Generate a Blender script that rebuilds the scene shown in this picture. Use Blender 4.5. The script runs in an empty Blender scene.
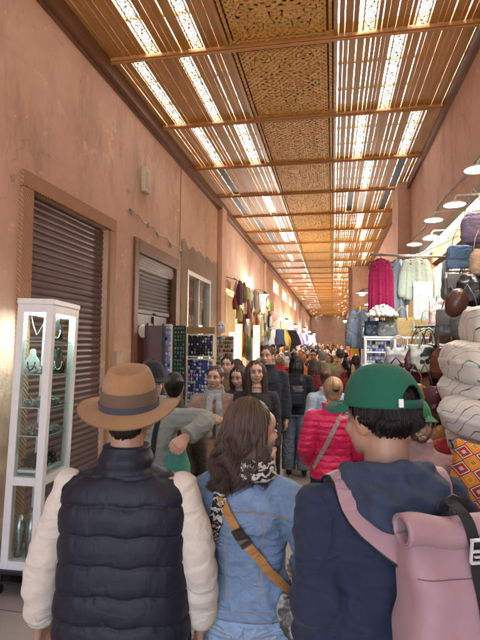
import bpy, bmesh, math, random
import numpy as np
from mathutils import Vector, Matrix, Euler, noise
from mathutils.bvhtree import BVHTree
PI = math.pi
random.seed(7)
SC = bpy.context.scene
C = SC.collection
# ---------------------------------------------------------------- camera
CAMH = 1.85
YAW = math.atan(93/480); PIT = math.atan(21.6/480); ROLL = .012
cam = bpy.data.cameras.new('camera'); camo = bpy.data.objects.new('camera', cam); C.objects.link(camo)
cam.sensor_fit = 'HORIZONTAL'; cam.sensor_width = 36; cam.lens = 36
cam.clip_start = .05; cam.clip_end = 400
CR = Matrix.Rotation(YAW, 4, 'Z') @ Matrix.Rotation(PI/2+PIT, 4, 'X') @ Matrix.Rotation(ROLL, 4, 'Z')
camo.matrix_world = Matrix.Translation((0, 0, CAMH)) @ CR
SC.camera = camo
# ---------------------------------------------------------------- sky, sun, exposure
SUN_EL, SUN_AZ = math.radians(62), math.radians(265)     # azimuth: direction the sun stands in, from +Y clockwise
w = bpy.data.worlds.new('World'); SC.world = w; w.use_nodes = True
nt = w.node_tree; bgn = nt.nodes['Background']
sk = nt.nodes.new('ShaderNodeTexSky'); sk.sky_type = 'NISHITA'; sk.sun_disc = False
sk.sun_elevation = SUN_EL; sk.sun_rotation = SUN_AZ; sk.dust_density = 3.0; sk.air_density = 1.0; sk.ozone_density = .6
nt.links.new(sk.outputs[0], bgn.inputs[0]); bgn.inputs[1].default_value = .15
sl = bpy.data.lights.new('sun', 'SUN'); sl.energy = 4.5; sl.angle = math.radians(.5); sl.color = (1, .95, .87)
so = bpy.data.objects.new('sun', sl); C.objects.link(so)
sd = Vector((math.sin(SUN_AZ)*math.cos(SUN_EL), math.cos(SUN_AZ)*math.cos(SUN_EL), math.sin(SUN_EL)))
so.rotation_euler = sd.to_track_quat('Z', 'Y').to_euler()
SC.view_settings.view_transform = 'Standard'; SC.view_settings.look = 'None'
SC.view_settings.exposure = 3.05; SC.view_settings.gamma = 1; SC.view_settings.use_curve_mapping = False
SC.render.engine = 'CYCLES'
SC.cycles.max_bounces = 9; SC.cycles.diffuse_bounces = 6; SC.cycles.glossy_bounces = 4
SC.cycles.transmission_bounces = 8; SC.cycles.transparent_max_bounces = 12
SC.cycles.sample_clamp_indirect = 6; SC.cycles.caustics_reflective = False; SC.cycles.caustics_refractive = False

# ---------------------------------------------------------------- where a sight line of the photo meets a real plane
def ray(px, py):
    return CR.to_3x3() @ Vector(((px-240)/480, -(py-320)/480, -1))
OC = Vector((0, 0, CAMH))
def atY(px, py, Y): d = ray(px, py); return OC + d*(Y/d.y)
def atX(px, py, X): d = ray(px, py); return OC + d*(X/d.x)
def atD(px, py, D): return OC + ray(px, py)*D

# ---------------------------------------------------------------- materials
def srgb(r, g, b):
    f = lambda c: (c/255/12.92 if c/255 <= .04045 else ((c/255+.055)/1.055)**2.4)
    return (f(r), f(g), f(b), 1)
def lin(c): return tuple(c)+(1,) if len(c) == 3 else c
class NT:
    def __init__(s, name):
        s.m = bpy.data.materials.new(name); s.m.use_nodes = True; s.t = s.m.node_tree
        s.b = s.t.nodes['Principled BSDF']; s.out = s.t.nodes['Material Output']
        s._co = None
    def n(s, ty, **kw):
        x = s.t.nodes.new('ShaderNode'+ty)
        for k, v in kw.items(): setattr(x, k, v)
        return x
    def l(s, a, b): s.t.links.new(a, b)
    def co(s, scale=(1, 1, 1), kind='Object'):
        if s._co is None: s._co = s.n('TexCoord')
        if scale == (1, 1, 1): return s._co.outputs[kind]
        mp = s.n('Mapping'); mp.inputs['Scale'].default_value = scale
        s.l(s._co.outputs[kind], mp.inputs[0]); return mp.outputs[0]
    def noise(s, sc, det=4, rough=.6, scale=(1, 1, 1), dist=0):
        x = s.n('TexNoise'); x.inputs['Scale'].default_value = sc; x.inputs['Detail'].default_value = det
        x.inputs['Roughness'].default_value = rough; x.inputs['Distortion'].default_value = dist
        s.l(s.co(scale), x.inputs['Vector']); return x.outputs['Fac']
    def ramp(s, fac, stops, interp='LINEAR'):
        r = s.n('ValToRGB'); r.color_ramp.interpolation = interp; e = r.color_ramp.elements
        while len(e) < len(stops): e.new(.5)
        for i, (p, c) in enumerate(stops): e[i].position = p; e[i].color = lin(c)
        s.l(fac, r.inputs[0]); return r.outputs[0]
    def mix(s, fac, a, b, mode='MIX'):
        x = s.n('MixRGB', blend_type=mode)
        for i, v in ((0, fac), (1, a), (2, b)):
            if hasattr(v, 'is_linked') or hasattr(v, 'node'): s.l(v, x.inputs[i])
            else: x.inputs[i].default_value = v if i == 0 else lin(v)
        return x.outputs[0]
    def bump(s, h, strength=.3, dist=.01):
        b = s.n('Bump'); b.inputs['Strength'].default_value = strength; b.inputs['Distance'].default_value = dist
        s.l(h, b.inputs['Height'])
        if s.b.inputs['Normal'].is_linked: s.l(s.b.inputs['Normal'].links[0].from_socket, b.inputs['Normal'])
        s.l(b.outputs[0], s.b.inputs['Normal'])
    def base(s, c):
        if isinstance(c, tuple): s.b.inputs['Base Color'].default_value = lin(c)
        else: s.l(c, s.b.inputs['Base Color'])
    def rough(s, v): s.b.inputs['Roughness'].default_value = v
_mc = {}
def sc3(c, k): return tuple(min(1, x*k) for x in c[:3])
def fabric(name, c, k2=.7, scale=90, rough=.9, bump=.25, sheen=.06, large=4, wr=1.0):
    key = ('f', name)
    if key in _mc: return _mc[key]
    t = NT(name); c = c[:3]
    f1 = t.noise(large, 3, .6); f2 = t.noise(scale, 2, .7)
    col = t.mix(f1, sc3(c, k2), sc3(c, 1.15)); col = t.mix(.35, col, t.mix(f2, sc3(c, .65), sc3(c, 1.3)))
    t.base(col); t.rough(rough); t.bump(f2, bump, .003)
    f3 = t.noise(7, 1.5, .45, (1, 1, 1.6), 1.2); rg = t.n('Math', operation='PINGPONG'); t.l(f3, rg.inputs[0]); rg.inputs[1].default_value = .5
    t.bump(rg.outputs[0], .5*wr, .04); t.bump(t.noise(24, 1.5, .5, (1, 1, 1.4), .6), .22*wr, .012)
    t.b.inputs['Sheen Weight'].default_value = sheen
    _mc[key] = t.m; return t.m
def plain(name, c, rough=.5, metal=0, bump=0, var=.8, nscale=20):
    key = ('p', name)
    if key in _mc: return _mc[key]
    t = NT(name); f = t.noise(nscale, 4, .65)
    t.base(t.mix(f, sc3(c, var), sc3(c, 1.12))); t.rough(rough); t.b.inputs['Metallic'].default_value = metal
    if bump: t.bump(f, bump, .004)
    _mc[key] = t.m; return t.m
def emit(name, c, s):
    t = NT(name); t.b.inputs['Emission Color'].default_value = lin(c); t.b.inputs['Emission Strength'].default_value = s
    t.base((.8, .8, .8)); return t.m
def glassm(name, tint=(.92, .97, .96), a=.14):
    t = NT(name); tr = t.n('BsdfTransparent'); tr.inputs[0].default_value = lin(tint)
    gl = t.n('BsdfGlossy'); gl.inputs['Roughness'].default_value = .03
    fr = t.n('LayerWeight'); fr.inputs[0].default_value = .5; pw = t.n('Math', operation='POWER'); t.l(fr.outputs['Facing'], pw.inputs[0]); pw.inputs[1].default_value = 4
    ad = t.n('Math', operation='MULTIPLY_ADD'); t.l(pw.outputs[0], ad.inputs[0]); ad.inputs[1].default_value = .6; ad.inputs[2].default_value = a*.3
    mx = t.n('MixShader'); t.l(ad.outputs[0], mx.inputs[0]); t.l(tr.outputs[0], mx.inputs[1]); t.l(gl.outputs[0], mx.inputs[2])
    t.l(mx.outputs[0], t.out.inputs[0]); return t.m
def wood(name, c1, c2, rough=.4, axis=1, sc=14, bump=.15):
    t = NT(name); s = [sc, sc, sc]; s[axis] = sc*.07
    f = t.noise(1, 5, .65, tuple(s), 1.2); g = t.noise(3, 2, .5)
    t.base(t.mix(.35, t.ramp(f, [(.25, c1), (.75, c2)]), t.mix(g, c1, c2)))
    t.rough(rough); t.bump(f, bump, .004); return t.m

# ---------------------------------------------------------------- mesh building
class MB:
    def __init__(s): s.bm = bmesh.new()
    def _x(s, vs, M):
        if M is not None: bmesh.ops.transform(s.bm, matrix=M, verts=vs)
        return vs
    def box(s, c, d, M=None, rot=None, bev=0):
        r = bmesh.ops.create_cube(s.bm, size=1)['verts']
        m = Matrix.Translation(c) @ (rot.to_4x4() if rot is not None else Matrix()) @ Matrix.Diagonal((d[0], d[1], d[2], 1))
        bmesh.ops.transform(s.bm, matrix=m, verts=r)
        if bev:
            es = list({e for v in r for e in v.link_edges})
            q = bmesh.ops.bevel(s.bm, geom=es, offset=bev, segments=2, affect='EDGES', profile=.6); r = q['verts']
        return s._x(r, M)
    def b2(s, x0, x1, y0, y1, z0, z1, **k): return s.box(((x0+x1)/2, (y0+y1)/2, (z0+z1)/2), (abs(x1-x0), abs(y1-y0), abs(z1-z0)), **k)
    def ell(s, c, r, rot=None, seg=16, rings=10, M=None):
        q = bmesh.ops.create_uvsphere(s.bm, u_segments=seg, v_segments=rings, radius=1)['verts']
        m = Matrix.Translation(c) @ (rot.to_4x4() if rot is not None else Matrix()) @ Matrix.Diagonal((r[0], r[1], r[2], 1))
        bmesh.ops.transform(s.bm, matrix=m, verts=q); return s._x(q, M)
    def rings(s, rings, cap=True, closed=False):
        bm = s.bm; R = [[bm.verts.new(p) for p in r] for r in rings]; n = len(R[0])
        for a, b in zip(R, R[1:]+([R[0]] if closed else [])):
            for i in range(n):
                j = (i+1) % n
                try: bm.faces.new((a[i], a[j], b[j], b[i]))
                except ValueError: pass
        if cap and not closed:
            bm.faces.new(list(reversed(R[0]))); bm.faces.new(R[-1])
        return [v for r in R for v in r]
    def tube(s, pts, rad, n=10, cap=True, M=None, flat=1.0, round_ends=False, up=None):
        pts = [Vector(p) for p in pts]; k = len(pts)
        if not hasattr(rad, '__len__'): rad = [rad]*k
        rad = list(rad)
        if round_ends:
            d0 = (pts[0]-pts[1]).normalized(); d1 = (pts[-1]-pts[-2]).normalized(); r0, r1 = rad[0], rad[-1]
            pts = [pts[0]+d0*r0*.95, pts[0]+d0*r0*.7] + pts + [pts[-1]+d1*r1*.7, pts[-1]+d1*r1*.95]
            rad = [r0*.3, r0*.75]+rad+[r1*.75, r1*.3]; k = len(pts)
        rings = []; nrm = None
        for i, p in enumerate(pts):
            t = (pts[min(i+1, k-1)]-pts[max(i-1, 0)]).normalized()
            if nrm is None:
                a = Vector(up) if up is not None else (Vector((0, 0, 1)) if abs(t.z) < .9 else Vector((0, 1, 0)))
                nrm = (a-t*a.dot(t)).normalized()
            else: nrm = (nrm-t*nrm.dot(t)).normalized()
            b = t.cross(nrm)
            rings.append([p+(nrm*math.cos(q)*flat+b*math.sin(q))*rad[i] for q in (2*PI*j/n for j in range(n))])
        return s._x(s.rings(rings, cap), M)
    def loft(s, secs, n=24, M=None, ex=2.3):
        """secs: (cx, cy, cz, rx, ry)"""
        rings = []
        for (cx, cy, cz, rx, ry) in secs:
            r = []
            for j in range(n):
                q = 2*PI*j/n; c_, s_ = math.cos(q), math.sin(q)
                r.append((cx+rx*math.copysign(abs(c_)**(2/ex), c_), cy+ry*math.copysign(abs(s_)**(2/ex), s_), cz))
            rings.append(r)
        return s._x(s.rings(rings), M)
    def lathe(s, prof, n=24, c=(0, 0, 0), M=None, cap=False):
        return s._x(s.rings([[(c[0]+r*math.cos(2*PI*j/n), c[1]+r*math.sin(2*PI*j/n), c[2]+z) for j in range(n)] for r, z in prof], cap), M)
    def poly(s, pts, th=0, M=None):
        """flat outline, thickness along its normal"""
        vs = [s.bm.verts.new(p) for p in pts]; f = s.bm.faces.new(vs)
        if th:
            f.normal_update(); nn = f.normal.copy()
            q = bmesh.ops.extrude_face_region(s.bm, geom=[f]); v2 = [g for g in q['geom'] if isinstance(g, bmesh.types.BMVert)]
            bmesh.ops.translate(s.bm, vec=nn*th, verts=v2); vs = vs+v2
        return s._x(vs, M)
    def band(s, pts, wdir, width, th):
        """a strap: cross-section rectangle swept along pts; wdir = list of width directions, th along third axis"""
        pts = [Vector(p) for p in pts]; k = len(pts); rings = []
        for i, p in enumerate(pts):
            t = (pts[min(i+1, k-1)]-pts[max(i-1, 0)]).normalized()
            nn = Vector(wdir[i] if isinstance(wdir, list) else wdir); nn = (nn-t*nn.dot(t)).normalized(); b = t.cross(nn).normalized()
            w_ = (width[i] if isinstance(width, list) else width)/2
            rings.append([p+b*w_+nn*th/2, p-b*w_+nn*th/2, p-b*w_-nn*th/2, p+b*w_-nn*th/2])
        return s.rings(rings)
    def sheet(s, fn, nu, nv, keep=None):
        V = [[s.bm.verts.new(fn(i/nu, j/nv)) for j in range(nv+1)] for i in range(nu+1)]
        for i in range(nu):
            for j in range(nv):
                if keep is None or keep((i+.5)/nu, (j+.5)/nv): s.bm.faces.new((V[i][j], V[i+1][j], V[i+1][j+1], V[i][j+1]))
        loose = [v for r in V for v in r if not v.link_faces]
        if loose: bmesh.ops.delete(s.bm, geom=loose, context='VERTS')
    def mesh(s, name):
        bmesh.ops.recalc_face_normals(s.bm, faces=s.bm.faces)
        me = bpy.data.meshes.new(name); s.bm.to_mesh(me); s.bm.free(); return me
    def build(s, name, mat, parent=None, smooth=False, solid=0):
        return link(name, s.mesh(name), mat, parent, smooth, solid)
def link(name, me, mat, parent=None, smooth=False, solid=0):
    if mat is not None:
        for m in (mat if isinstance(mat, list) else [mat]): me.materials.append(m)
    if smooth: me.polygons.foreach_set('use_smooth', [True]*len(me.polygons))
    o = bpy.data.objects.new(name, me); C.objects.link(o)
    if parent: o.parent = parent
    if solid:
        sm = o.modifiers.new('solid', 'SOLIDIFY'); sm.thickness = solid; sm.offset = 0
    return o
def fuse(mb, voxel=.01, smooth=3, fac=.5):
    """union of overlapping closed shapes as one skin"""
    me = mb.mesh('tmp'); o = bpy.data.objects.new('tmp', me); C.objects.link(o)
    r = o.modifiers.new('r', 'REMESH'); r.mode = 'VOXEL'; r.voxel_size = voxel
    if smooth:
        q = o.modifiers.new('s', 'SMOOTH'); q.iterations = smooth; q.factor = fac
    dg = bpy.context.evaluated_depsgraph_get(); dg.update()
    out = bpy.data.meshes.new_from_object(o.evaluated_get(dg))
    bpy.data.objects.remove(o); bpy.data.meshes.remove(me); return out
def displace(me, fn):
    n = len(me.vertices); co = np.empty(n*3, 'f'); me.vertices.foreach_get('co', co); co = co.reshape(-1, 3)
    no = np.empty(n*3, 'f'); me.vertex_normals.foreach_get('vector', no); no = no.reshape(-1, 3)
    d = fn(co, no); co = co+(no*d[:, None] if d.ndim == 1 else d)
    me.vertices.foreach_set('co', co.ravel().astype('f')); me.update()
def nz(co, sc=(8, 8, 8), octs=2, seed=0):
    out = np.empty(len(co)); a, b, c = sc; N = noise.noise
    for i, p in enumerate(co):
        v = Vector((p[0]*a+seed, p[1]*b+seed*.7, p[2]*c)); s_ = N(v)
        if octs > 1: s_ += .5*N(v*2.1)
        out[i] = s_
    return out
def bvh(me): 
    return BVHTree.FromPolygons([v.co[:] for v in me.vertices], [tuple(p.vertices) for p in me.polygons])
def onto(bv, x, z, side=-1, off=0.0, y0=3):
    """point on the back (side -1) or front (+1) of a shape, at (x, z)"""
    h = bv.ray_cast(Vector((x, side*y0, z)), Vector((0, -side, 0)))
    if h[0] is None: return None, None
    return h[0]+h[1]*off, h[1]
# ---------------------------------------------------------------- things
LABELS = {}
def tag(o, label, cat, group=None, kind=None):
    if label: o['label'] = label
    if cat: o['category'] = cat
    if group: o['group'] = group
    if kind: o['kind'] = kind
    if label:
        if label in LABELS and LABELS[label] != group: print('DUP LABEL', label)
        LABELS[label] = group or 'none'
    return o
def thing(name, label, cat, loc=(0, 0, 0), rz=0, group=None):
    o = bpy.data.objects.new(name, None); o.empty_display_size = .1; C.objects.link(o)
    o.location = loc; o.rotation_euler = (0, 0, rz); return tag(o, label, cat, group)
def struct(o): o['kind'] = 'structure'; return o
def dup(root, loc=None, rz=None, label=None, cat=None, group=None, mats=None):
    def cp(o, par):
        c = o.copy(); C.objects.link(c); c.parent = par
        if mats:
            for i, sl_ in enumerate(c.material_slots):
                if sl_.material and sl_.material.name in mats:
                    sl_.link = 'OBJECT'; sl_.material = mats[[m for m in mats if m == (o.data.materials[i].name)][0]]
        for ch in list(o.children): cp(ch, c)
        return c
    r = cp(root, None)
    if loc is not None: r.location = loc
    if rz is not None: r.rotation_euler = (0, 0, rz)
    if label: r['label'] = label
    if group: r['group'] = group
    return r
# ================================================================ THE SETTING
LX, RX, CZ = -2.55, 1.45, 5.0
BAYS = [4.9+1.7*k for k in range(-5, 32)]
def plaster(name, a, b, c, bs=.5):
    t = NT(name)
    f = t.noise(1.1, 5, .62, (1, 1, 1), .6); g = t.noise(6, 5, .7); h = t.noise(2.2, 4, .7, (1, 1, .35))
    col = t.ramp(f, [(.3, a), (.55, b), (.75, c)])
    col = t.mix(t.ramp(h, [(.52, (0, 0, 0)), (.66, (.7, .7, .7))]), col, sc3(a, .68))
    vor = t.n('TexNoise'); vor.inputs['Scale'].default_value = 3.4; vor.inputs['Detail'].default_value = 9; vor.inputs['Roughness'].default_value = .78
    t.l(t.co(), vor.inputs['Vector'])
    col = t.mix(t.ramp(vor.outputs['Fac'], [(.585, (0, 0, 0)), (.62, (.75, .75, .75))]), col, sc3(c, 1.22))
    col = t.mix(t.ramp(vor.outputs['Fac'], [(.36, (.85, .85, .85)), (.395, (0, 0, 0))]), col, sc3(a, .66))
    col = t.mix(.3, col, t.mix(g, sc3(b, .7), sc3(b, 1.3)))
    cr = t.n('TexVoronoi', feature='DISTANCE_TO_EDGE'); cr.inputs['Scale'].default_value = .8; wp = t.n('TexNoise'); wp.inputs['Scale'].default_value = 3; wp.inputs['Detail'].default_value = 6; t.l(t.co(), wp.inputs['Vector'])
    vm = t.mix(.22, (0, 0, 0), (0, 0, 0)); av = t.n('VectorMath', operation='MULTIPLY_ADD'); t.l(wp.outputs['Color'], av.inputs[0]); av.inputs[1].default_value = (.5, .5, .5); t.l(t.co(), av.inputs[2]); t.l(av.outputs[0], cr.inputs['Vector'])
    ck = t.ramp(cr.outputs['Distance'], [(0, (1, 1, 1)), (.006, (0, 0, 0))]); gate = t.ramp(t.noise(.7, 3), [(.54, (0, 0, 0)), (.64, (.4, .4, .4))]); cm = t.mix(1, ck, gate, 'MULTIPLY'); col = t.mix(cm, col, sc3(a, .4))
    t.base(col); t.rough(.92); t.bump(g, bs, .02); t.bump(f, .5, .05); return t.m
M_wall = plaster('wall_plaster', (.57, .375, .26), (.66, .46, .33), (.72, .535, .405))
M_wallr = plaster('wall_plaster_right', (.45, .27, .19), (.56, .35, .25), (.62, .40, .30))
M_bare = plaster('bare_render', (.26, .2, .14), (.34, .27, .2), (.4, .33, .25), .8)
M_wood = wood('varnished_slat_wood', (.27, .12, .025), (.60, .31, .08), .6, 1)
M_carve = wood('carved_wood', (.52, .27, .05), (.76, .45, .12), .6, 1)
M_back = wood('carving_back_wood', (.24, .11, .03), (.36, .18, .055), .5, 1)
M_beam = wood('beam_wood', (.34, .15, .04), (.56, .28, .085), .5, 0)
M_dwood = wood('dark_trim_wood', (.12, .05, .025), (.24, .11, .05), .5, 1)
M_frame = wood('door_frame_wood', (.30, .15, .06), (.44, .24, .11), .55, 2)
M_panel = wood('door_panel_wood', (.05, .018, .012), (.13, .05, .03), .4, 2)
M_lattice = plain('pale_lattice', (.62, .50, .36), .6)
M_dark = plain('dark_metal', (.03, .028, .027), .45, .3)
M_black = plain('black_plastic', (.012, .012, .013), .45)
M_white = plain('white_paint', (.78, .79, .78), .35, 0, 0, .93)
M_steel = plain('steel', (.55, .55, .55), .3, .9)

# floor: pale stone slabs
def floor_mat():
    t = NT('stone_floor'); br = t.n('TexBrick'); t.l(t.co(), br.inputs['Vector'])
    br.inputs['Scale'].default_value = 1.0; br.inputs['Brick Width'].default_value = .6; br.inputs['Row Height'].default_value = .6
    br.offset = 0; br.inputs['Mortar Size'].default_value = .006; br.inputs['Mortar Smooth'].default_value = .2
    br.inputs['Color1'].default_value = (.40, .37, .34, 1); br.inputs['Color2'].default_value = (.33, .305, .285, 1); br.inputs['Mortar'].default_value = (.13, .12, .11, 1)
    g = t.noise(2.5, 6, .7); s_ = t.noise(24, 4, .8)
    c = t.mix(g, (.6, .58, .56), (1.1, 1.08, 1.05)); c = t.mix(1, br.outputs[0], c, 'MULTIPLY')
    c = t.mix(t.ramp(s_, [(.6, (0, 0, 0)), (.75, (.5, .5, .5))]), c, (.12, .11, .1))
    t.base(c); t.rough(.42); t.bump(br.outputs['Fac'], .4, -.004); t.bump(g, .1, .01); return t.m
m = MB(); m.sheet(lambda u, v: (-60+120*u, -60+170*v, 0), 2, 2)
struct(m.build('ground', floor_mat()))
# left wall pierced by doors, shops and a row of high windows
DOORS = [(3.64, 5.10, 0, 3.12), (5.93, 7.49, 0, 3.05), (8.15, 9.78, .9, 3.12), (11.1, 14.2, 0, 3.15), (15.0, 17.6, 0, 3.1), (18.6, 22.4, 0, 3.0), (23.4, 27.0, 0, 3.0), (28.0, 31.0, 0, 3.0)]
HIGH = [(20.7, 22.9), (24.5, 27.2), (28.4, 30.6), (31.8, 33.6)]
def wall_with_holes(name, x0, x1, y0, y1, z1, holes, mat):
    m = MB(); ys = sorted({y0, y1, *[h[0] for h in holes], *[h[1] for h in holes]})
    for a, b in zip(ys, ys[1:]):
        hs = sorted([(h[2], h[3]) for h in holes if h[0] <= a+1e-6 and h[1] >= b-1e-6]); z = 0
        for lo, hi in hs:
            if lo > z: m.b2(x0, x1, a, b, z, lo)
            z = hi
        m.b2(x0, x1, a, b, z, z1)
    bmesh.ops.remove_doubles(m.bm, verts=m.bm.verts, dist=.0005)
    # drop the inner faces where two columns share one
    seen = {}
    for f in list(m.bm.faces):
        c = f.calc_center_median(); seen.setdefault((round(c.x, 3), round(c.y, 3), round(c.z, 3), round(f.calc_area(), 4)), []).append(f)
    bmesh.ops.delete(m.bm, geom=[f for v in seen.values() if len(v) > 1 for f in v], context='FACES_ONLY')
    return struct(m.build(name, mat))
wall_with_holes('wall_left', LX-.35, LX, -3.6, 60, 5.35, DOORS+[(a, b, 4.05, 4.58) for a, b in HIGH], M_wall)
wall_with_holes('wall_right', RX, RX+.3, -3.6, 60, 5.35, [(1.2, 7.55, 0, 3.05), (11.4, 15.4, 0, 2.9)], M_wallr)
m = MB(); m.b2(LX, RX, 59, 59.3, 0, 5.3); struct(m.build('wall_end', M_wall))
m = MB(); m.b2(.74, RX, 20, 20.5, 0, 4.98); m.b2(RX-.22, RX, 9.6, 10.5, 0, 4.98)
struct(m.build('wall_piers', M_wallr))
m = MB(); m.b2(.62, .735, 19.9, 20.05, 0, 4.9)
tag(m.build('wooden_post', M_dwood), 'tall brown wooden post at the corner of the plain pier', 'post')
m = MB(); m.b2(LX, LX+.10, 10.43, 10.86, 0, 4.9); m.b2(LX, LX+.07, 17.85, 18.3, 0, 4.9); struct(m.build('wall_pilasters', M_wall))
m = MB(); m.sheet(lambda u, v: (LX+.006+.004*math.sin(v*40), 7.8+2.72*u, 3.2+(.36+.09*noise.noise((u*9, 0, 0))+.03*math.sin(u*31))*v), 24, 3)
m.b2(LX+.001, LX+.008, 7.8, 8.15, 0, 3.2); m.b2(LX+.001, LX+.008, 9.78, 10.42, 0, 3.2); m.b2(LX+.001,LX+.009,8.15,9.78,3.12,3.2)
struct(m.build('bare_render_patch', M_bare))
m = MB(); m.tube([(LX+.001, 7.71, 3.45), (LX+.001, 7.70, 4.2), (LX+.001, 7.715, 4.86)], .009, 5); struct(m.build('wall_joint', M_back))
for i_, (a_, b_) in enumerate(HIGH):
    tp = NT('milky_pane'); tr_ = tp.n('BsdfTranslucent'); tr_.inputs[0].default_value = (.9, .9, .9, 1); tp.l(tr_.outputs[0], tp.out.inputs[0])
    hw = thing('high_window', f"{['nearest', 'second', 'third', 'farthest'][i_]} bright window high on the left wall below the ceiling", 'window', (LX, (a_+b_)/2, 4.05))
    m = MB(); m.b2(-.1, -.09, -(b_-a_)/2+.01, (b_-a_)/2-.01, .01, .52); m.build('pane', tp.m, hw); m = MB(); m.b2(-.08, -.06, -.02, .02, .01, .52); m.build('mullion', M_dwood, hw)
# rooms behind the openings
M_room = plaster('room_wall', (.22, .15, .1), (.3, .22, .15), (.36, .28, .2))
def room(x0, x1, y0, y1, z1):
    m = MB(); q = m.b2(x0, x1, y0, y1, 0.001, z1)
    xs = max(x0, x1) if x0 < 0 else min(x0, x1)
    f = [f for f in m.bm.faces if all(abs(v.co.x-xs) < 1e-4 for v in f.verts)]; bmesh.ops.delete(m.bm, geom=f, context='FACES')
    o = m.build('shop_room', M_room); struct(o)
for a, b, z0, z1 in DOORS[:2]: room(LX-.8, LX-.352, a-.05, b+.05, z1+.1)  # shallow unseen boxes added to stop sun leaking round the closed shutters
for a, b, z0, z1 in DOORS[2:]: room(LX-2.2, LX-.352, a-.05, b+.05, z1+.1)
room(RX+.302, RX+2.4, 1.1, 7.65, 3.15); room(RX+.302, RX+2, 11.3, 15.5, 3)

# ---------------------------------------------------------------- ceiling
roof = thing('ceiling', None, None, (0, 0, 0)); roof['kind'] = 'structure'
def slat_mesh(x0, x1, L, seed, skip=[]):
    rnd = random.Random(seed); m = MB(); x = x0+.01
    while x < x1-.03:
        w_ = rnd.choice([.04, .05, .06, .075]); gap = rnd.choice([.003, .004, .005, .007, .010, .013])
        if x+w_ > x1: w_ = x1-x
        hit = [s_ for s_ in skip if x+w_ > s_[0] and x < s_[1]]
        if hit:
            if hit[0][0]-x > .03: m.b2(x, hit[0][0]-.012, .05, L-.05, rnd.uniform(0, .006), .022)
            x = hit[0][1]+.012; continue
        z = rnd.uniform(0, .008)
        m.box((x+w_/2, L/2, z+.01), (w_, L-.08, .02), rot=Euler((0, rnd.uniform(-.05, .05), rnd.uniform(-.002, .002))).to_matrix()); x += w_+gap
    for y in (L*.33, L*.67): m.b2(x0, x1, y-.02, y+.02, .034, .06)
    return m.mesh('slats')
def carve_pat(x, y, W, L):
    # rosette in the middle, star lattice round it, a rim
    ex, ey = min(x, W-x), min(y, L-y)
    if min(ex, ey) < .035: return 1
    if min(ex, ey) < .05: return 0
    if min(ex, ey) < .12: return 1 if math.sin(x*95)*math.sin(y*95) > -.25 else 0
    if min(ex, ey) < .135: return 1
    dx, dy = x-W/2, y-L/2; r = math.hypot(dx, dy); a = math.atan2(dy, dx)
    if r < .36:
        k = 16 if r > .12 else 8
        v = math.cos(a*k)*math.cos(r*62+.6*math.cos(a*8))
        if abs(r-.355) < .012 or abs(r-.22) < .01 or abs(r-.1) < .008: return 1
        return 1 if v > -.22 else 0
    p = 2*PI/.115
    v = math.cos(dx*p)+math.cos(dy*p)+.9*math.cos((dx+dy)*p*.7071)+.9*math.cos((dx-dy)*p*.7071)
    return 0 if (-.9 < v < -.15 or v > 2.6) else 1
def pat_mesh(W, L, g, fn, th, z=0):
    m = MB(); nx, ny = int(W/g), int(L/g)
    m.sheet(lambda u, v: (u*W, v*L, z+(.006*math.cos(u*W*80)*math.cos(v*L*80))), nx, ny, lambda u, v: fn(u*W, v*L, W, L))
    r = bmesh.ops.extrude_face_region(m.bm, geom=list(m.bm.faces)); bmesh.ops.translate(m.bm, vec=(0, 0, th), verts=[q for q in r['geom'] if isinstance(q, bmesh.types.BMVert)])
    return m.mesh('pattern')
BL = 1.7
carve_me = pat_mesh(1.06, BL-.1, .0105, carve_pat, .016)
def lat_pat(x, y, W, L):
    p = 2*PI/.040; v = math.cos(x*p)+math.cos(y*p)+math.cos((x+y)*p*.7)+math.cos((x-y)*p*.7)
    return 1 if min(x, W-x) < .012 or -.9 < v < .35 else 0
lat_me = pat_mesh(.13, BL-.1, .0075, lat_pat, .010)
carve_me.materials.append(M_carve); lat_me.materials.append(M_lattice)
bk = MB(); bk.b2(-1.1, 0, .04, BL-.04, .05, .07); back_me = bk.mesh('b'); back_me.materials.append(M_back)
bm_ = MB()
bm_.b2(LX, RX, -.035, .035, -.03, .12, bev=.008); bm_.tube([(LX, 0, -.035), (RX, 0, -.035)], .016, 8); beam_me = bm_.mesh('beam'); beam_me.materials.append(M_beam)
bw = MB(); bw.b2(-1.135, -1.095, .05, BL-.05, -.02, .09); bw.b2(.0, .04, .05, BL-.05, -.02, .09); trim_me = bw.mesh('trim'); trim_me.materials.append(M_beam)
STR = {0: [(-2.25, 0), (-1.7, 0), (.6, 0)], -1: [(-2.0, 0), (-1.5, 0), (.28, 0), (.78, 0)], -2: [(-1.9, 0), (.5, 0)], 1: [(-2.07, 0), (-1.4, 0), (.33, 0), (1.05, 0)],
       2: [(-2.1, 1), (.55, 0), (1.1, 1)], 3: [(-2.2, 1), (-1.5, 1), (.3, 1), (.55, 2), (1.05, 1)], 4: [(-2.0, 1), (-1.45, 1), (.6, 0)], 5: [(-1.9, 1), (-1.5, 2), (-1.3, 1), (.8, 0)]}
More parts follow.
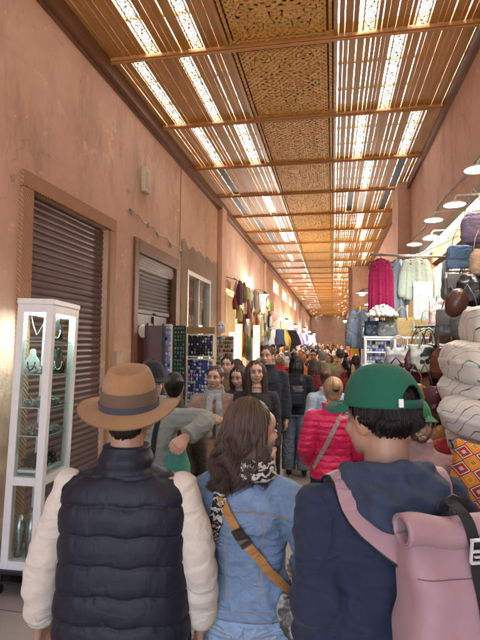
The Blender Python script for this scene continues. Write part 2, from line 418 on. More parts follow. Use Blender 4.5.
for i, y in enumerate(BAYS):
    k = i-5   # k=0 is the bay that starts at 4.9
    o = link('beam', beam_me, None, roof); o.location = (0, y, CZ)
    o = link('trim_board', trim_me, None, roof); o.location = (0, y, CZ)
    rr = random.Random(i*3+1)
    strips = STR.get(k, [(rr.uniform(-2.3, -1.3), rr.choice([0, 0, 1])), (rr.uniform(.2, 1.1), 0)])
    sk_ = [(a, a+.13) for a, _ in strips]
    o = link('slats', slat_mesh(LX+.08, -1.14, BL, i, sk_), M_wood, roof); o.location = (0, y, CZ)
    o = link('slats', slat_mesh(.045, RX, BL, i+50, sk_), M_wood, roof); o.location = (0, y, CZ)
    if y > 1:
        o = link('carved_panel', carve_me, None, roof); o.location = (-1.08, y+.05, CZ)
    o = link('backing_board', back_me, None, roof); o.location = (0, y, CZ)
    for a, kd in strips:
        if kd == 0: o = link('lattice_strip', lat_me, None, roof); o.location = (a, y+.05, CZ)
        else:
            mm = MB(); mm.b2(a, a+.13, y+.05, y+BL-.05, CZ+.01, CZ+.025); mm.build('cover_strip', M_black if kd == 1 else M_white, roof)
m = MB(); m.b2(LX, LX+.09, -3.5, 59, 4.84, 5.1); m.b2(LX, LX+.03, -3.5, 59, 4.80, 4.838); m.build('ledge', M_dwood, roof)
m = MB(); m.b2(RX-.05, RX, -3.5, 59, 4.84, 4.97); m.build('ledge', M_dwood, roof)
t = NT('milky_diffuser_sheet'); tr = t.n('BsdfTranslucent'); tr.inputs[0].default_value = (.86, .87, .88, 1)
df = t.n('BsdfDiffuse'); df.inputs[0].default_value = (.8, .8, .8, 1); mx = t.n('MixShader'); mx.inputs[0].default_value = .1
t.l(tr.outputs[0], mx.inputs[1]); t.l(df.outputs[0], mx.inputs[2]); t.l(mx.outputs[0], t.out.inputs[0])
m = MB(); m.sheet(lambda u, v: (LX-.3+(RX-LX+.6)*u, -3.7+63.5*v, 5.42+.03*math.cos(u*120)), 80, 4); struct(m.build('roof_sheet', t.m, None, True))  # unseen sheet added above the slats to spread sunlight, so gaps glow white
# ================================================================ DOORS AND FRONTS ON THE LEFT WALL
M_shut = plain('roller_shutter_paint', (.17, .12, .115), .42, .25, .1, .7, 6)
M_shut2 = plain('grey_roller_shutter', (.085, .075, .072), .45, .3, .1, .6, 8)
def slats_curtain(x, y0, y1, z0, z1, pitch, dep=.022):
    m = MB(); n = int((z1-z0)/pitch); prof = []
    for i in range(n+1):
        z = z0+i*pitch
        prof += [(0, z), (dep*.7, z+pitch*.2), (dep, z+pitch*.5), (dep*.7, z+pitch*.82), (0, z+pitch*.93)]
    prof = [(a, min(b, z1)) for a, b in prof]
    for (a, za), (b, zb) in zip(prof, prof[1:]):
        if zb > za: m.poly([(x+a, y0, za), (x+a, y1, za), (x+b, y1, zb), (x+b, y0, zb)])
    bmesh.ops.remove_doubles(m.bm, verts=m.bm.verts, dist=.0002); return m
t = NT('carved_frame_wood')
f = t.noise(2, 5, .6, (6, 6, .6)); wv = t.n('TexWave', wave_type='BANDS', bands_direction='DIAGONAL'); wv.inputs['Scale'].default_value = 16; wv.inputs['Distortion'].default_value = .3; t.l(t.co(), wv.inputs['Vector'])
t.base(t.mix(t.ramp(wv.outputs[0], [(.3, (0, 0, 0)), (.6, (.55, .55, .55))]), t.mix(f, (.42, .24, .12), (.52, .31, .17)), (.24, .12, .055))); t.rough(.6); t.bump(wv.outputs[0], .6, .01); M_cframe = t.m
d = thing('shutter_door', 'large closed brown roller shutter in a carved wooden surround behind the glass cabinet', 'door', (LX, 4.37, 0))
m = MB(); m.b2(-.10, .04, -.87, -.726, 0, 3.117, bev=.006); m.b2(-.10, .04, -.87, .87, 3.121, 3.26, bev=.006)
m.build('door_frame', M_cframe, d)
m = MB(); m.b2(-.30, .037, .735, .872, 0, 3.115, bev=.004); m.b2(-.30, -.102, -.727, -.70, 0, 3.085); m.build('door_reveal', M_frame, d)
m = slats_curtain(-.07, -.725, .728, .02, 3.10, .062, .014); m.build('shutter', M_shut, d)
m = MB(); m.b2(-.09, -.03, -.72, .72, .0, .05); m.build('bottom_rail', M_dark, d)
m = MB()
d = thing('shop_front', 'dark wooden shop front with half lowered grey shutter under white lattice', 'shop front', (LX, 6.71, 0))
m.b2(-.12, .035, -.90, -.774, 0, 3.2, bev=.006); m.b2(-.30, .035, .772, .92, 0, 3.2, bev=.006); m.b2(-.12, .036, -.773, .771, 3.02, 3.198); m.build('door_frame', M_dwood, d)
m = slats_curtain(-.07, -.77, .77, 2.28, 2.86, .06, .014); m.build('shutter', M_shut2, d)
m = MB(); m.b2(-.08, -.04, -.77, .77, 2.22, 2.285, bev=.008); m.tube([(-.04, -.05, 2.24), (-.01, -.05, 2.24), (-.01, .05, 2.24), (-.04, .05, 2.24)], .008, 6); m.build('bottom_rail', M_dark, d)
m = MB()
for i in range(30):
    y = -.77+i*.0525
    m.box((-.02, y, 2.94), (.008, .008, .2), rot=Euler((.62, 0, 0)).to_matrix()); m.box((-.02, y, 2.94), (.0085, .008, .2), rot=Euler((-.62, 0, 0)).to_matrix())
m.b2(-.07, -.05, -.77, .77, 2.85, 2.87); m.build('lattice', M_white, d)
m = MB(); m.b2(-.10, -.07, -.77, .77, 0, 2.22); m.b2(-.09, -.07, -.77, .77, 2.87, 3.02); 
for y in (-.5, .0, .5): m.b2(-.069, -.05, y-.2, y+.2, .2, 1.1); m.b2(-.069, -.05, y-.2, y+.2, 1.25, 2.1)
m.b2(-.068, -.04, -.01, .01, 0, 2.2); m.build('door_leaf', M_panel, d)
m = MB(); m.lathe([(.0, -.004), (.12, -.004), (.125, 0), (.12, .004), (0, .004)], 20, M=Matrix.Translation((-.04, -.42, 1.98)) @ Matrix.Rotation(PI/2, 4, 'Y') @ Matrix.Diagonal((.75, 1.3, 1, 1))); m.build('white_sign', M_white, d)
d = thing('display_window', 'small shop window with rows of goods in a grey rendered wall', 'window', (LX, 8.965, 0))
m = MB(); m.b2(-.12, .02, -.818, -.75, .897, 3.125); m.b2(-.12, .02, .75, .818, .897, 3.125); m.b2(-.12, .021, -.75, .75, 3.04, 3.118); m.b2(-.12, .02, -.749, .749, .9, .96); m.b2(-.1, 0, -.02, .02, .96, 3.04); m.build('window_frame', plain('aluminium', (.5, .5, .48), .4, .6), d)
m = MB(); m.b2(-.05, -.045, -.75, .75, .96, 3.04); m.build('pane', glassm('window_glass'), d)
cols = [(.35, .12, .06), (.5, .4, .25), (.2, .22, .3), (.6, .55, .5), (.12, .1, .09)]
for r_ in range(4):
    m = MB(); m.b2(-.5, -.12, -.74, .74, 1.15+r_*.5, 1.17+r_*.5); m.build('shelf', M_frame, d)
    for q in range(7):
        mm = MB(); y = -.64+q*.21; hh = random.uniform(.14, .34); mm.lathe([(.0, 0), (.05, 0), (.07, hh*.35), (.035, hh*.75), (.045, hh), (0, hh)], 10, (-.28, y, 1.171+r_*.5)); mm.build('vase', plain('vase%d' % (q % 5), cols[(q+r_) % 5], .3), d, True)
# wall fittings
m = MB(); m.box((0, 0, 0), (.07, .20, .34), bev=.02); m.b2(.036, .045, -.05, .05, -.1, .1)
o = m.build('vent_box', plain('cream_plastic', (.62, .56, .44), .5)); o.location = (LX+.036, 6.1, 4.03); tag(o, 'cream plastic box fixed high on the left wall', 'junction box')
m = MB(); pts = [(LX+.03, 5.66+i*.19, 3.50-.012*i+.03*math.sin(i*2.1)) for i in range(12)]; m.tube(pts, .008, 5)
for i in (0, 3, 5, 8, 11): m.tube([pts[i], (LX, pts[i][1], pts[i][2]+.02)], .014, 6); m.ell((pts[i][0], pts[i][1], pts[i][2]-.02), (.015, .02, .045))
o = m.build('awning_rail', plain('galvanised', (.3, .27, .25), .5, .5)); tag(o, 'thin metal rail with hooks on the left wall above the half open shutter', 'rail')
# ---------------------------------------------------------------- glass cabinet
M_glass = glassm('cabinet_glass', (.9, .96, .95), .2)
cab = thing('display_cabinet', 'tall white glass cabinet of silver jewellery on a black wheeled base', 'cabinet', (-2.10, 3.2, .0))
cab.rotation_euler = (math.radians(-1.6), math.radians(1.3), math.radians(6))
W_, D_ = .28, .46; z0, z1, zm = .17, 2.11, .80
m = MB(); p = .028
for x in (-W_+p, -p):
    for y in (p, D_-p): m.b2(x-p, x+p, y-p, y+p, z0, z1, bev=.004)
for z in (z0+.03, zm, z1-.03):
    for y in (p, D_-p): m.b2(-W_+2*p, -2*p, y-p+.002, y+p-.002, z-.03, z+.03)
    for x in (-W_+p, -p): m.b2(x-p+.002, x+p-.002, 2*p, D_-2*p, z-.03, z+.03)
m.b2(-W_-.006, .006, -.006, D_+.006, z1, z1+.045, bev=.008); m.build('cabinet_frame', M_white, cab)
m = MB()
for (a, b) in ((z0+.06, zm-.03), (zm+.03, z1-.06)):
    m.b2(-W_+2*p, -2*p, .018, .022, a, b); m.b2(-.022, -.018, 2*p, D_-2*p, a, b)
m.build('pane', M_glass, cab)
M_gedge = plain('glass_edge', (.55, .8, .74), .15)
for z in (1.12, 1.33, 1.58, 1.83):
    m = MB(); m.b2(-W_+.03, -.028, .028, D_-.028, z, z+.006); m.build('glass_shelf', glassm('shelf_glass', (.8, .93, .9), .5), cab)
    m = MB(); m.b2(-W_+.03, -.028, .0275, .0285, z, z+.007); m.b2(-.0285, -.0275, .028, D_-.028, z, z+.007); m.build('shelf_edge', M_gedge, cab)
m = MB(); m.b2(-W_+.06, -.06, .05, D_-.05, z1-.075, z1-.065); m.build('cabinet_lamp', emit('cabinet_light', (.85, 1, .97), 5), cab)
for z_ in (.85, .2): m = MB(); m.b2(-W_+.05, -.05, .06, D_-.06, z_, z_+.02); m.build('cabinet_floor', M_white, cab)
m = MB(); m.b2(-W_-.01, .03, -.02, D_+.02, .145, .168); m.b2(-W_-.01, .03, -.02, D_+.02, .075, .095)
for x in (-W_+.01, .01):
    for y in (0, D_): m.b2(x-.012, x+.012, y-.012, y+.012, .06, .15)
m.build('trolley_base', M_dark, cab)
for x in (-W_+.01, .01):
    for y in (.0, D_-.02):
        m = MB(); m.tube([(x-.012, y, .033), (x+.012, y, .033)], .033, 14); m.build('caster', M_black, cab, False)
M_silver = plain('silver', (.55, .54, .52), .25, .85, .2, .4, 90); M_jet = plain('jet_stone', (.04, .05, .045), .2, 0, 0, .5, 80)
def place_in(o, x, y, z):  # a loose thing standing in the cabinet: own top-level object
    o.matrix_world = Matrix.Translation(cab.location) @ cab.rotation_euler.to_matrix().to_4x4() @ Matrix.Translation((x, y, z))
def jewel(seed, n, wx, wy, hz, mat, r=.012):
    rr = random.Random(seed); m = MB()
    for _ in range(n):
        c = (rr.uniform(-wx, wx), rr.uniform(-wy, wy), rr.uniform(.004, hz)); R = rr.uniform(.6, 1.6)*r
        if rr.random() < .6:
            M = Matrix.Translation(c) @ Euler((rr.uniform(0, 3), rr.uniform(0, 3), 0)).to_matrix().to_4x4()
            m.rings([[M @ Vector(((R+R*.25*math.cos(b))*math.cos(a), (R+R*.25*math.cos(b))*math.sin(a), R*.25*math.sin(b))) for b in (2*PI*k/5 for k in range(5))] for a in (2*PI*k/9 for k in range(9))], False, True)
        else: m.ell(c, (R, R*.8, R*.7), seg=7, rings=5)
    return m
for i, (z, n, mt, lb) in enumerate([(1.586, 70, M_silver, 'silver bracelets strewn on the middle shelf of the cabinet'), (1.336, 120, M_silver, 'silver rings and bangles on the shelf below the middle'), (1.126, 130, M_silver, 'heap of silver bangles on the lower glass shelf'), (.874, 170, M_jet, 'mound of dark bead jewellery on the cabinet partition')]):
    o = jewel(i, n, .08, .15, .05+.03*(i == 3), mt, .013).build('jewellery', mt, None, True); place_in(o, -.14, .23, z); tag(o, lb, 'jewellery')
for i, (x, y) in enumerate([(-.21, .12), (-.12, .12), (-.09, .24), (-.2, .26), (-.13, .36)]):
    m = MB(); m.lathe([(0, 0), (.035, 0), (.03, .1), (.045, .2), (.02, .3), (0, .31)], 12); q = m.build('pot', M_silver, None, True); place_in(q, x, y, .222)
    tag(q, 'silver vase standing in the lower part of the cabinet', 'vase', 'silver vases in the cabinet base')
def bust(name, lab, x, y, z, s, mat, chain, rz):
    r = thing(name, lab, 'necklace stand'); m = MB()
    m.loft([(0, 0, 0, .05, .03), (0, 0, .02, .06, .035), (0, 0, .10, .065, .03), (0, 0, .15, .03, .022), (0, 0, .2, .022, .02), (0, 0, .21, .01, .01)], 14)
    m.build('bust', mat, r, True); m = MB()
    m.tube([(.03*math.cos(a), -.036+.008*math.cos(a*2), .10-.07*math.sin(a)) for a in (PI*k/10 for k in range(11))], .006, 6); m.build('necklace', chain, r, True)
    place_in(r, x, y, z); r.scale = (s, s, s); r.rotation_euler.z += rz
bust('necklace_bust', 'black necklace bust on the upper right of the cabinet', -.09, .25, 1.836, .95, M_jet, M_silver, .7)
bust('necklace_bust', 'black necklace bust under the upper glass shelf', -.09, .32, 1.586, .95, M_jet, M_silver, .5)
bust('necklace_bust', 'white and black necklace bust leaning at the cabinet glass', -.2, .12, 1.586, .9, M_white, M_jet, .2)
m = MB(); m.tube([(-.07, .05, .17), (-.04, .03, .1), (0, .02, .02), (.04, .03, .1), (.07, .05, .17)], .004, 6); o = m.build('chain', M_silver, None, True); place_in(o, -.18, .1, 1.86); tag(o, 'thin silver chain hung in the top of the cabinet', 'necklace')

# loose cable
for nm, pts, lab in (('wall_cable', [(RX-.012, 2+.9*i, 3.75-.04*math.sin(i*2.1)) for i in range(9)], 'cable clipped along the right wall above the lamps'),):
    m = MB(); m.tube(softjoint_([Vector(p) for p in pts]) if 0 else pts, .007, 5); tag(m.build(nm, M_black, None, True), lab, 'cable')
m = MB(); m.b2(LX, LX+.03, 5.22, 5.34, 1.45, 1.72, bev=.006); tag(m.build('meter_box', plain('grey_plastic', (.3, .28, .25), .5)), 'small grey switch box between the two shuttered doors', 'switch box')
# ================================================================ PEOPLE
def skin_mat(name, c):
    t = NT(name); f = t.noise(9, 4, .6); t.base(t.mix(f, sc3(c, .8), sc3(c, 1.12))); t.rough(.5)
    t.b.inputs['Subsurface Weight'].default_value = .12; t.b.inputs['Subsurface Radius'].default_value = (.02, .008, .004); t.bump(t.noise(120, 2), .08, .002); return t.m
SKINS = [skin_mat('skin_fair', (.56, .345, .255)), skin_mat('skin_olive', (.44, .25, .17)), skin_mat('skin_tan', (.27, .135, .08))]
M_eye = plain('eye_white', (.5, .48, .46), .2); M_iris = plain('iris_dark', (.015, .01, .008), .15); M_lips = plain('lips', (.32, .10, .085), .45)
def hair_mat(name, c, k=1.5):
    t = NT(name); g = t.n('NewGeometry'); f = t.noise(3, 3, .6, (60, 60, 5))
    a = t.mix(g.outputs['Random Per Island'], sc3(c, .55), sc3(c, k)); t.base(t.mix(f, a, sc3(c, .8))); t.rough(.42); t.bump(f, .5, .004)
    t.b.inputs['Specular IOR Level'].default_value = .35; return t.m
HAIR = {'black': hair_mat('hair_black', (.012, .009, .008)), 'brown': hair_mat('hair_brown', (.07, .043, .029)), 'chestnut': hair_mat('hair_chestnut', (.10, .05, .025)),
        'blonde': hair_mat('hair_blonde', (.36, .24, .13)), 'grey': hair_mat('hair_grey', (.22, .21, .2)), 'ginger': hair_mat('hair_ginger', (.36, .11, .025))}
def V3(*a): return Vector(a)
SH, EL, WR = V3(.182, -.01, 1.388), V3(.228, -.035, 1.13), V3(.242, .03, .885)
def arm_pts(pose, side):
    j = pose.get('arm'+('R' if side > 0 else 'L'))
    sh = V3(SH.x*side*pose.get('sw', 1), SH.y, SH.z+pose.get('shz', 0))
    if j: return [sh, V3(*j[0]), V3(*j[1])]
    return [sh, V3(EL.x*side*pose.get('sw', 1), EL.y, EL.z), V3(WR.x*side*pose.get('sw', 1), WR.y, WR.z)]
def leg_pts(pose, side):
    j = pose.get('leg'+('R' if side > 0 else 'L'))
    hp = V3(.095*side, 0, .90)
    if j: return [hp, V3(*j[0]), V3(*j[1])]
    return [hp, V3(.10*side, .02, .49), V3(.10*side, -.01, .09)]
def dense(pts, k=4):
    out = []
    for a, b in zip(pts, pts[1:]):
        for i in range(k): out.append(a.lerp(b, i/k))
    out.append(pts[-1]); return out
def softjoint(pts, k=5):
    p = dense(pts, k)
    for _ in range(2): p = [p[0]]+[(p[i-1]+p[i]*2+p[i+1])/4 for i in range(1, len(p)-1)]+[p[-1]]
    return p
def radii(n, stops):
    out = []
    for i in range(n):
        u = i/(n-1)*(len(stops)-1); a = min(int(u), len(stops)-2); out.append(stops[a]+(stops[a+1]-stops[a])*(u-a))
    return out
def add_hand(m, wr, d, side, curl=.5, palm_n=None):
    """palm, four fingers and thumb; d points down the hand"""
    d = d.normalized(); nrm = palm_n if palm_n is not None else V3(-side, 0, 0); nrm = (nrm-d*nrm.dot(d)).normalized(); w_ = d.cross(nrm).normalized()
    if w_.dot(V3(0, 1, 0)) < 0 and palm_n is None: w_ = -w_
    m.tube([wr-d*.02, wr+d*.02], [.026, .028], 10, round_ends=True)
    for k in range(4):
        o = (k-1.5)*-.0195; m.tube([wr+d*.01+w_*o*.7, wr+d*.085+w_*o], [.015, .0135], 8, round_ends=True)
        ln = [.060, .070, .066, .052][k]; a = curl; p = wr+d*.085+w_*o*1.12; q = [p]; dd = d.copy()
        for s_ in (.45, .32, .25):
            dd = (dd*math.cos(a)+nrm*math.sin(a)).normalized(); nrm2 = nrm; p = p+dd*ln*s_; q.append(p); a = curl*1.1
            dd = dd.normalized()
        m.tube(q, [.0095, .009, .008, .0068], 8, round_ends=True)
    p = wr+d*.03+w_*.026; m.tube([p, p+d*.03+w_*.02+nrm*.01, p+d*.058+w_*.026+nrm*.018, p+d*.078+w_*.022+nrm*.026], [.0135, .0115, .010, .008], 8, round_ends=True)
def head_M(pose):
    hy, hp, hr = pose.get('head', (0, 0, 0)); c = V3(*pose.get('neck', (0, 0, 1.50)))
    return Matrix.Translation(c) @ Matrix.Rotation(hy, 4, 'Z') @ Matrix.Rotation(hp, 4, 'X') @ Matrix.Rotation(hr, 4, 'Y') @ Matrix.Translation((0, .018, .128)) @ Matrix.Diagonal(tuple(pose.get('hs', (1, 1, 1)))+(1,))
def add_head(m, HM, fem=False, k=1.0):
    def e(c, r, rot=None): m.ell([x*k for x in c], [x*k for x in r], rot, 18, 12, M=HM)
    e((0, -.012, .022), (.076, .096, .100)); e((0, .022, -.035), (.060 if fem else .064, .068, .075)); e((0, .045, -.085), (.030 if fem else .036, .034, .028))
    e((0, .03, -.055), (.052, .055, .05)); e((0, .062, .035), (.055, .028, .045)); e((0, .068, .03), (.048, .02, .014))
    for s_ in (-1, 1):
        e((s_*.036, .058, -.03), (.024, .026, .024)); e((s_*.078, -.008, -.012), (.010, .02, .033), Euler((0, s_*.25, 0)).to_matrix())
    m.tube([V3(0, .086, .012)*k, V3(0, .100, -.012)*k, V3(0, .108, -.028)*k], [.008*k, .010*k, .014*k], 8, M=HM, round_ends=True)
    for s_ in (-1, 1): e((s_*.012, .094, -.033), (.009, .011, .008))
    e((0, .082, -.060), (.024, .014, .012))
    m.tube([HM.inverted() @ HM @ V3(0, -.025, -.04), V3(0, -.03, -.13), V3(0, -.02, -.17)], [.055, .054 if fem else .060, .070], 16, M=HM)
def face_parts(root, HM, skin, hair, fem, brow=True):
    for s_ in (-1, 1):
        m = MB(); m.ell((0, 0, 0), (.0125, .008, .0062), seg=12, rings=8, M=HM @ Matrix.Translation((s_*.031, .0855, .002))); e = m.build('eye', M_eye, root, True)
        m = MB(); m.ell((0, 0, 0), (.0056, .003, .0056), seg=10, rings=6, M=HM @ Matrix.Translation((s_*.031, .0925, .002))); m.build('iris', M_iris, e, True)
        m = MB(); m.tube([HM @ V3(s_*.015, .0925, .012), HM @ V3(s_*.031, .096, .0135), HM @ V3(s_*.047, .086, .008)], .0022, 6); m.build('eyelid', M_iris, e, True)
        m = MB(); m.tube([HM @ V3(s_*.013, .094, .026), HM @ V3(s_*.032, .0935, .031), HM @ V3(s_*.05, .081, .025)], [.0045, .004, .002], 6); m.build('eyebrow', hair, root, True)
    m = MB(); m.tube([HM @ V3(-.024, .087, -.061), HM @ V3(-.01, .0965, -.058), HM @ V3(.01, .0965, -.058), HM @ V3(.024, .087, -.061)], [.002, .005, .005, .002], 8)
    m.tube([HM @ V3(-.018, .088, -.066), HM @ V3(0, .097, -.068), HM @ V3(.018, .088, -.066)], [.002, .006, .002], 8); m.build('lips', M_lips, root, True)
TORSO = [(.86, .150, .105, 0), (.93, .168, .118, -.005), (1.0, .165, .112, -.002), (1.08, .148, .100, .0), (1.16, .150, .102, 0), (1.26, .163, .112, 0), (1.34, .170, .112, -.005), (1.40, .150, .096, -.012), (1.44, .105, .076, -.018), (1.475, .080, .060, -.02), (1.50, .058, .052, -.018)]
TORSO_F = [(.86, .150, .108, 0), (.93, .168, .118, -.008), (1.0, .160, .108, -.002), (1.08, .128, .088, .0), (1.16, .133, .092, .002), (1.26, .150, .112, .008), (1.34, .155, .104, .0), (1.40, .132, .084, -.010), (1.44, .090, .068, -.015), (1.475, .065, .054, -.018), (1.50, .050, .047, -.016)]
def add_torso(m, fem, g=0, z0=0, z1=9, kx=1, ky=1, sw=1, ex=2.4):
    T = [s_ for s_ in (TORSO_F if fem else TORSO) if z0 <= s_[0] <= z1]
    m.loft([(0, y, z, (rx+g)*kx, (ry+g)*ky) for z, rx, ry, y in T], 28, ex=ex)
    if z1 > 1.44:
        for s_ in (-1, 1): m.tube([V3(s_*.05, -.015, 1.425), V3(s_*.175*sw, -.01, 1.392)], [.046+g*.8, .046+g*.8], 12, round_ends=True)
def body_mesh(pose, fem, voxel=.0065, feet=True, hands=True, armr=1.0, curl=(.5, .5), palmn=(None, None)):
    m = MB(); HM = head_M(pose); add_torso(m, fem, -.012, sw=pose.get('sw', 1)); add_head(m, HM, fem)
    nk = V3(*pose.get('neck', (0, 0, 1.50))); m.tube([V3(0, -.015, 1.42), nk+V3(0, -.005, .03), HM @ V3(0, -.02, -.05)], [.07, .056 if not fem else .050, .05], 14)
    for i, s_ in enumerate((-1, 1)):
        p = softjoint(arm_pts(pose, s_)); m.tube(p, radii(len(p), [.046*armr, .038*armr, .036*armr, .026]), 12, round_ends=True)
        if hands: add_hand(m, p[-1], p[-1]-p[-3], s_, curl[i], palmn[i])
        q = softjoint(leg_pts(pose, s_)); m.tube(q, radii(len(q), [.085, .066, .050, .050, .036]), 14, round_ends=True)
        if feet: a = q[-1]; m.tube([a+V3(0, -.03, -.03), a+V3(0, .06, -.045), a+V3(s_*.01, .15, -.06)], [.035, .038, .028], 10, round_ends=True)
    me = fuse(m, voxel, 3); return me, HM
def wrinkle(me, amp=.006, sc=(7, 7, 11), seed=0, extra=None):
    def f(co, no):
        d = nz(co, sc, 2, seed)*amp-np.abs(nz(co, (sc[0]*1.7, sc[1]*1.7, sc[2]*2.1), 1, seed+31))*amp*.9
        return d+(extra(co, no) if extra is not None else 0)
    displace(me, f)
def sleeve(m, pose, s_, g, r=(.054, .047, .043, .038), cuff=True, upto=1.0):
    p = softjoint(arm_pts(pose, s_)); k = max(3, int(len(p)*upto)); p = p[:k]
    if upto == 1.0: p[-1] = p[-1]+(p[-2]-p[-1])*.4
    m.tube(p, radii(len(p), [x+g for x in r]), 14, round_ends=False)
    m.ell(p[0], (r[0]+g,)*3)
    if cuff and upto == 1.0:
        d = (p[-1]-p[-2]).normalized(); m.tube([p[-1]-d*.03, p[-1]+d*.012], r[3]+g+.003, 14)
def top_mesh(pose, fem, g=.012, hem=.93, voxel=.008, sleeves=True, upto=1.0, collar=.0, kx=1, ky=1, amp=.006, seed=0, extra=None, sr=(.054, .047, .043, .038), flare=0, smooth=4):
    m = MB(); sw = pose.get('sw', 1)
    T = [s_ for s_ in (TORSO_F if fem else TORSO) if s_[0] >= hem-.02 and (collar or s_[0] < 1.46)]
    secs = [(0, T[0][3], hem, (T[0][1]+g)*kx+flare, (T[0][2]+g)*ky+flare)]+[(0, y, z, (rx+g+flare*max(0, (1.1-z)))*kx, (ry+g)*ky) for z, rx, ry, y in T if z > hem+.01]
    if hem < .8: secs = [(0, 0, hem, .17+g+flare, .13+g+flare)]+[(0, y, z, (rx+g)*kx+flare*max(0, 1.2-z), (ry+g)*ky+flare*max(0, 1.2-z)) for z, rx, ry, y in (TORSO_F if fem else TORSO)]
    m.loft(secs, 28)
    for s_ in (-1, 1):
        m.tube([V3(s_*.05, -.015, 1.425), V3(s_*.175*sw, -.01, 1.392)], [.045+g*.8, .045+g*.8], 12, round_ends=True)
        if sleeves: sleeve(m, pose, s_, g, sr, upto=upto)
    if collar:
        m.loft([(0, -.018, 1.45, .075+g, .068+g), (0, -.012, 1.50+collar*.5, .068+g, .064+g), (0, -.005, 1.50+collar, .066+g, .064+g)], 20)
    me = fuse(m, voxel, smooth); wrinkle(me, amp, seed=seed, extra=extra); return me
def legs_mesh(pose, g=.012, voxel=.009, flare=0, amp=.007, seed=0, top=1.02, wide=1.0):
    m = MB(); m.loft([(0, -.005, .84, .14+g, .10+g), (0, -.008, .92, .166+g, .116+g), (0, -.002, top, .155+g, .105+g)], 26)
    for s_ in (-1, 1):
        q = softjoint(leg_pts(pose, s_)); q[-1] = q[-1]+V3(0, 0, -.03)
        m.tube(q, radii(len(q), [(.09+g)*1.0, (.072+g)*wide, (.056+g)*wide+flare*.4, (.054+g)*wide+flare*.7, .046+g+flare]), 16); m.ell(q[0], (.09+g,)*3)
    me = fuse(m, voxel, 3); wrinkle(me, amp, (6, 6, 13), seed); return me
def shoes(root, pose, mat):
    for s_ in (-1, 1):
        a = leg_pts(pose, s_)[-1]; m = MB()
        m.tube([a+V3(0, -.04, -.035), a+V3(0, .05, -.045), a+V3(s_*.012, .155, -.055)], [.043, .046, .036], 12, round_ends=True)
        m.tube([a+V3(0, -.04, -.07), a+V3(s_*.012, .165, -.07)], [.040, .040], 12, round_ends=True, flat=.45)
        o = link('shoe', fuse(m, .008, 2), mat, root, True)
def hair_mesh(HM, style, voxel=.006, seed=0):
    m = MB(); m.ell((0, -.024, .034), (.084, .099, .101), seg=24, rings=16, M=HM)
    if style in ('short', 'bun', 'tied'): m.ell((0, -.065, -.03), (.06, .045, .05), M=HM)
    if style == 'bun': m.ell((0, -.12, .07), (.042, .04, .04), M=HM)
    if style == 'tied': m.tube([(0, -.11, .0), (0, -.15, -.04), (0, -.14, -.12), (0, -.12, -.2)], [.03, .035, .03, .012], 10, M=HM, round_ends=True)
    if style in ('long', 'bob', 'longfront'):
        L = .14 if style == 'bob' else .27
        for k in range(9):
            a = PI*(.02+.96*k/8) if style != 'longfront' else PI*(-.12+1.24*k/8)
            x, y = .078*math.cos(a), -.078*abs(math.sin(a)) if math.sin(a) > 0 else .03
            m.tube([(x*.8, y*.8-.01, .06), (x, y-.014, 0), (x*1.05, y*1.0-.02, -.08), (x*1.02, y*.9-.012, -L+.03*math.cos(k*5))], [.03, .032, .034, .018], 10, M=HM, round_ends=True)
    me = fuse(m, voxel, 2)
    def f(co, no):
        HI = HM.inverted(); loc = np.array([(HI @ Vector(p))[:] for p in co]); ang = np.arctan2(loc[:, 1], loc[:, 0])
        return nz(np.stack([np.cos(ang)*3, np.sin(ang)*3, loc[:, 2]], 1), (5, 5, 4), 2, seed)*.007+np.sin(ang*34+loc[:, 2]*12)*.0012
    displace(me, f); return me
def strand_hair(HM, n, L, seed, mat, root, r=.0022, wave=.01, back=(0, 2*PI), phr=(0, .9), name='hair_locks', r0=1.03, part=0):
    rr = random.Random(seed); m = MB()
    for i in range(n):
        az = rr.uniform(*back); ph0 = rr.uniform(*phr); ln = L*rr.uniform(.3 if L < .1 else .75, 1.08); pts = []
        rx, ry, rz = .088*r0, .104*r0, .104*r0; o = rr.uniform(-.006, .008); w1, w2, w3 = 3*math.sin(az*2.5)+rr.uniform(-.7, .7), 4*math.cos(az*3)+rr.uniform(-.7, .7), 24+4*math.sin(az*4)+rr.uniform(-1.5, 1.5)
        K = 15
        for k in range(K):
            u = k/(K-1)
            if u < .38:
                ph = ph0+(PI/2+.25-ph0)*(u/.38); x, y, z = rx*math.sin(ph)*math.cos(az), -.024+ry*math.sin(ph)*math.sin(az), .034+rz*math.cos(ph)
                lx, ly, lz = x, y, z
            else:
                q = (u-.38)/.62; x = lx*(1+.12*math.sin(q*3)-.15*q); y = ly*(1+.28*math.sin(min(q*2.2, 1.57))) if L > .15 else ly*(1-.1*q); z = lz-q*ln
            q = max(0, u-.25)
            x += o*math.cos(az)+wave*q*math.sin(w3*z*2.2+w1)*1.3; y += o*math.sin(az)+wave*q*math.cos(w3*z*2+w2)
            pts.append(HM @ V3(x, y, z))
        m.tube(pts, radii(K, [r*.7, r*1.4, r*1.5, r*1.2, r*.4]), 4, cap=False)
    return m.build(name, mat, root, True)
M_shoe = plain('black_leather_shoe', (.02, .018, .017), .4); M_sneak = plain('pale_sneaker', (.5, .48, .45), .6)
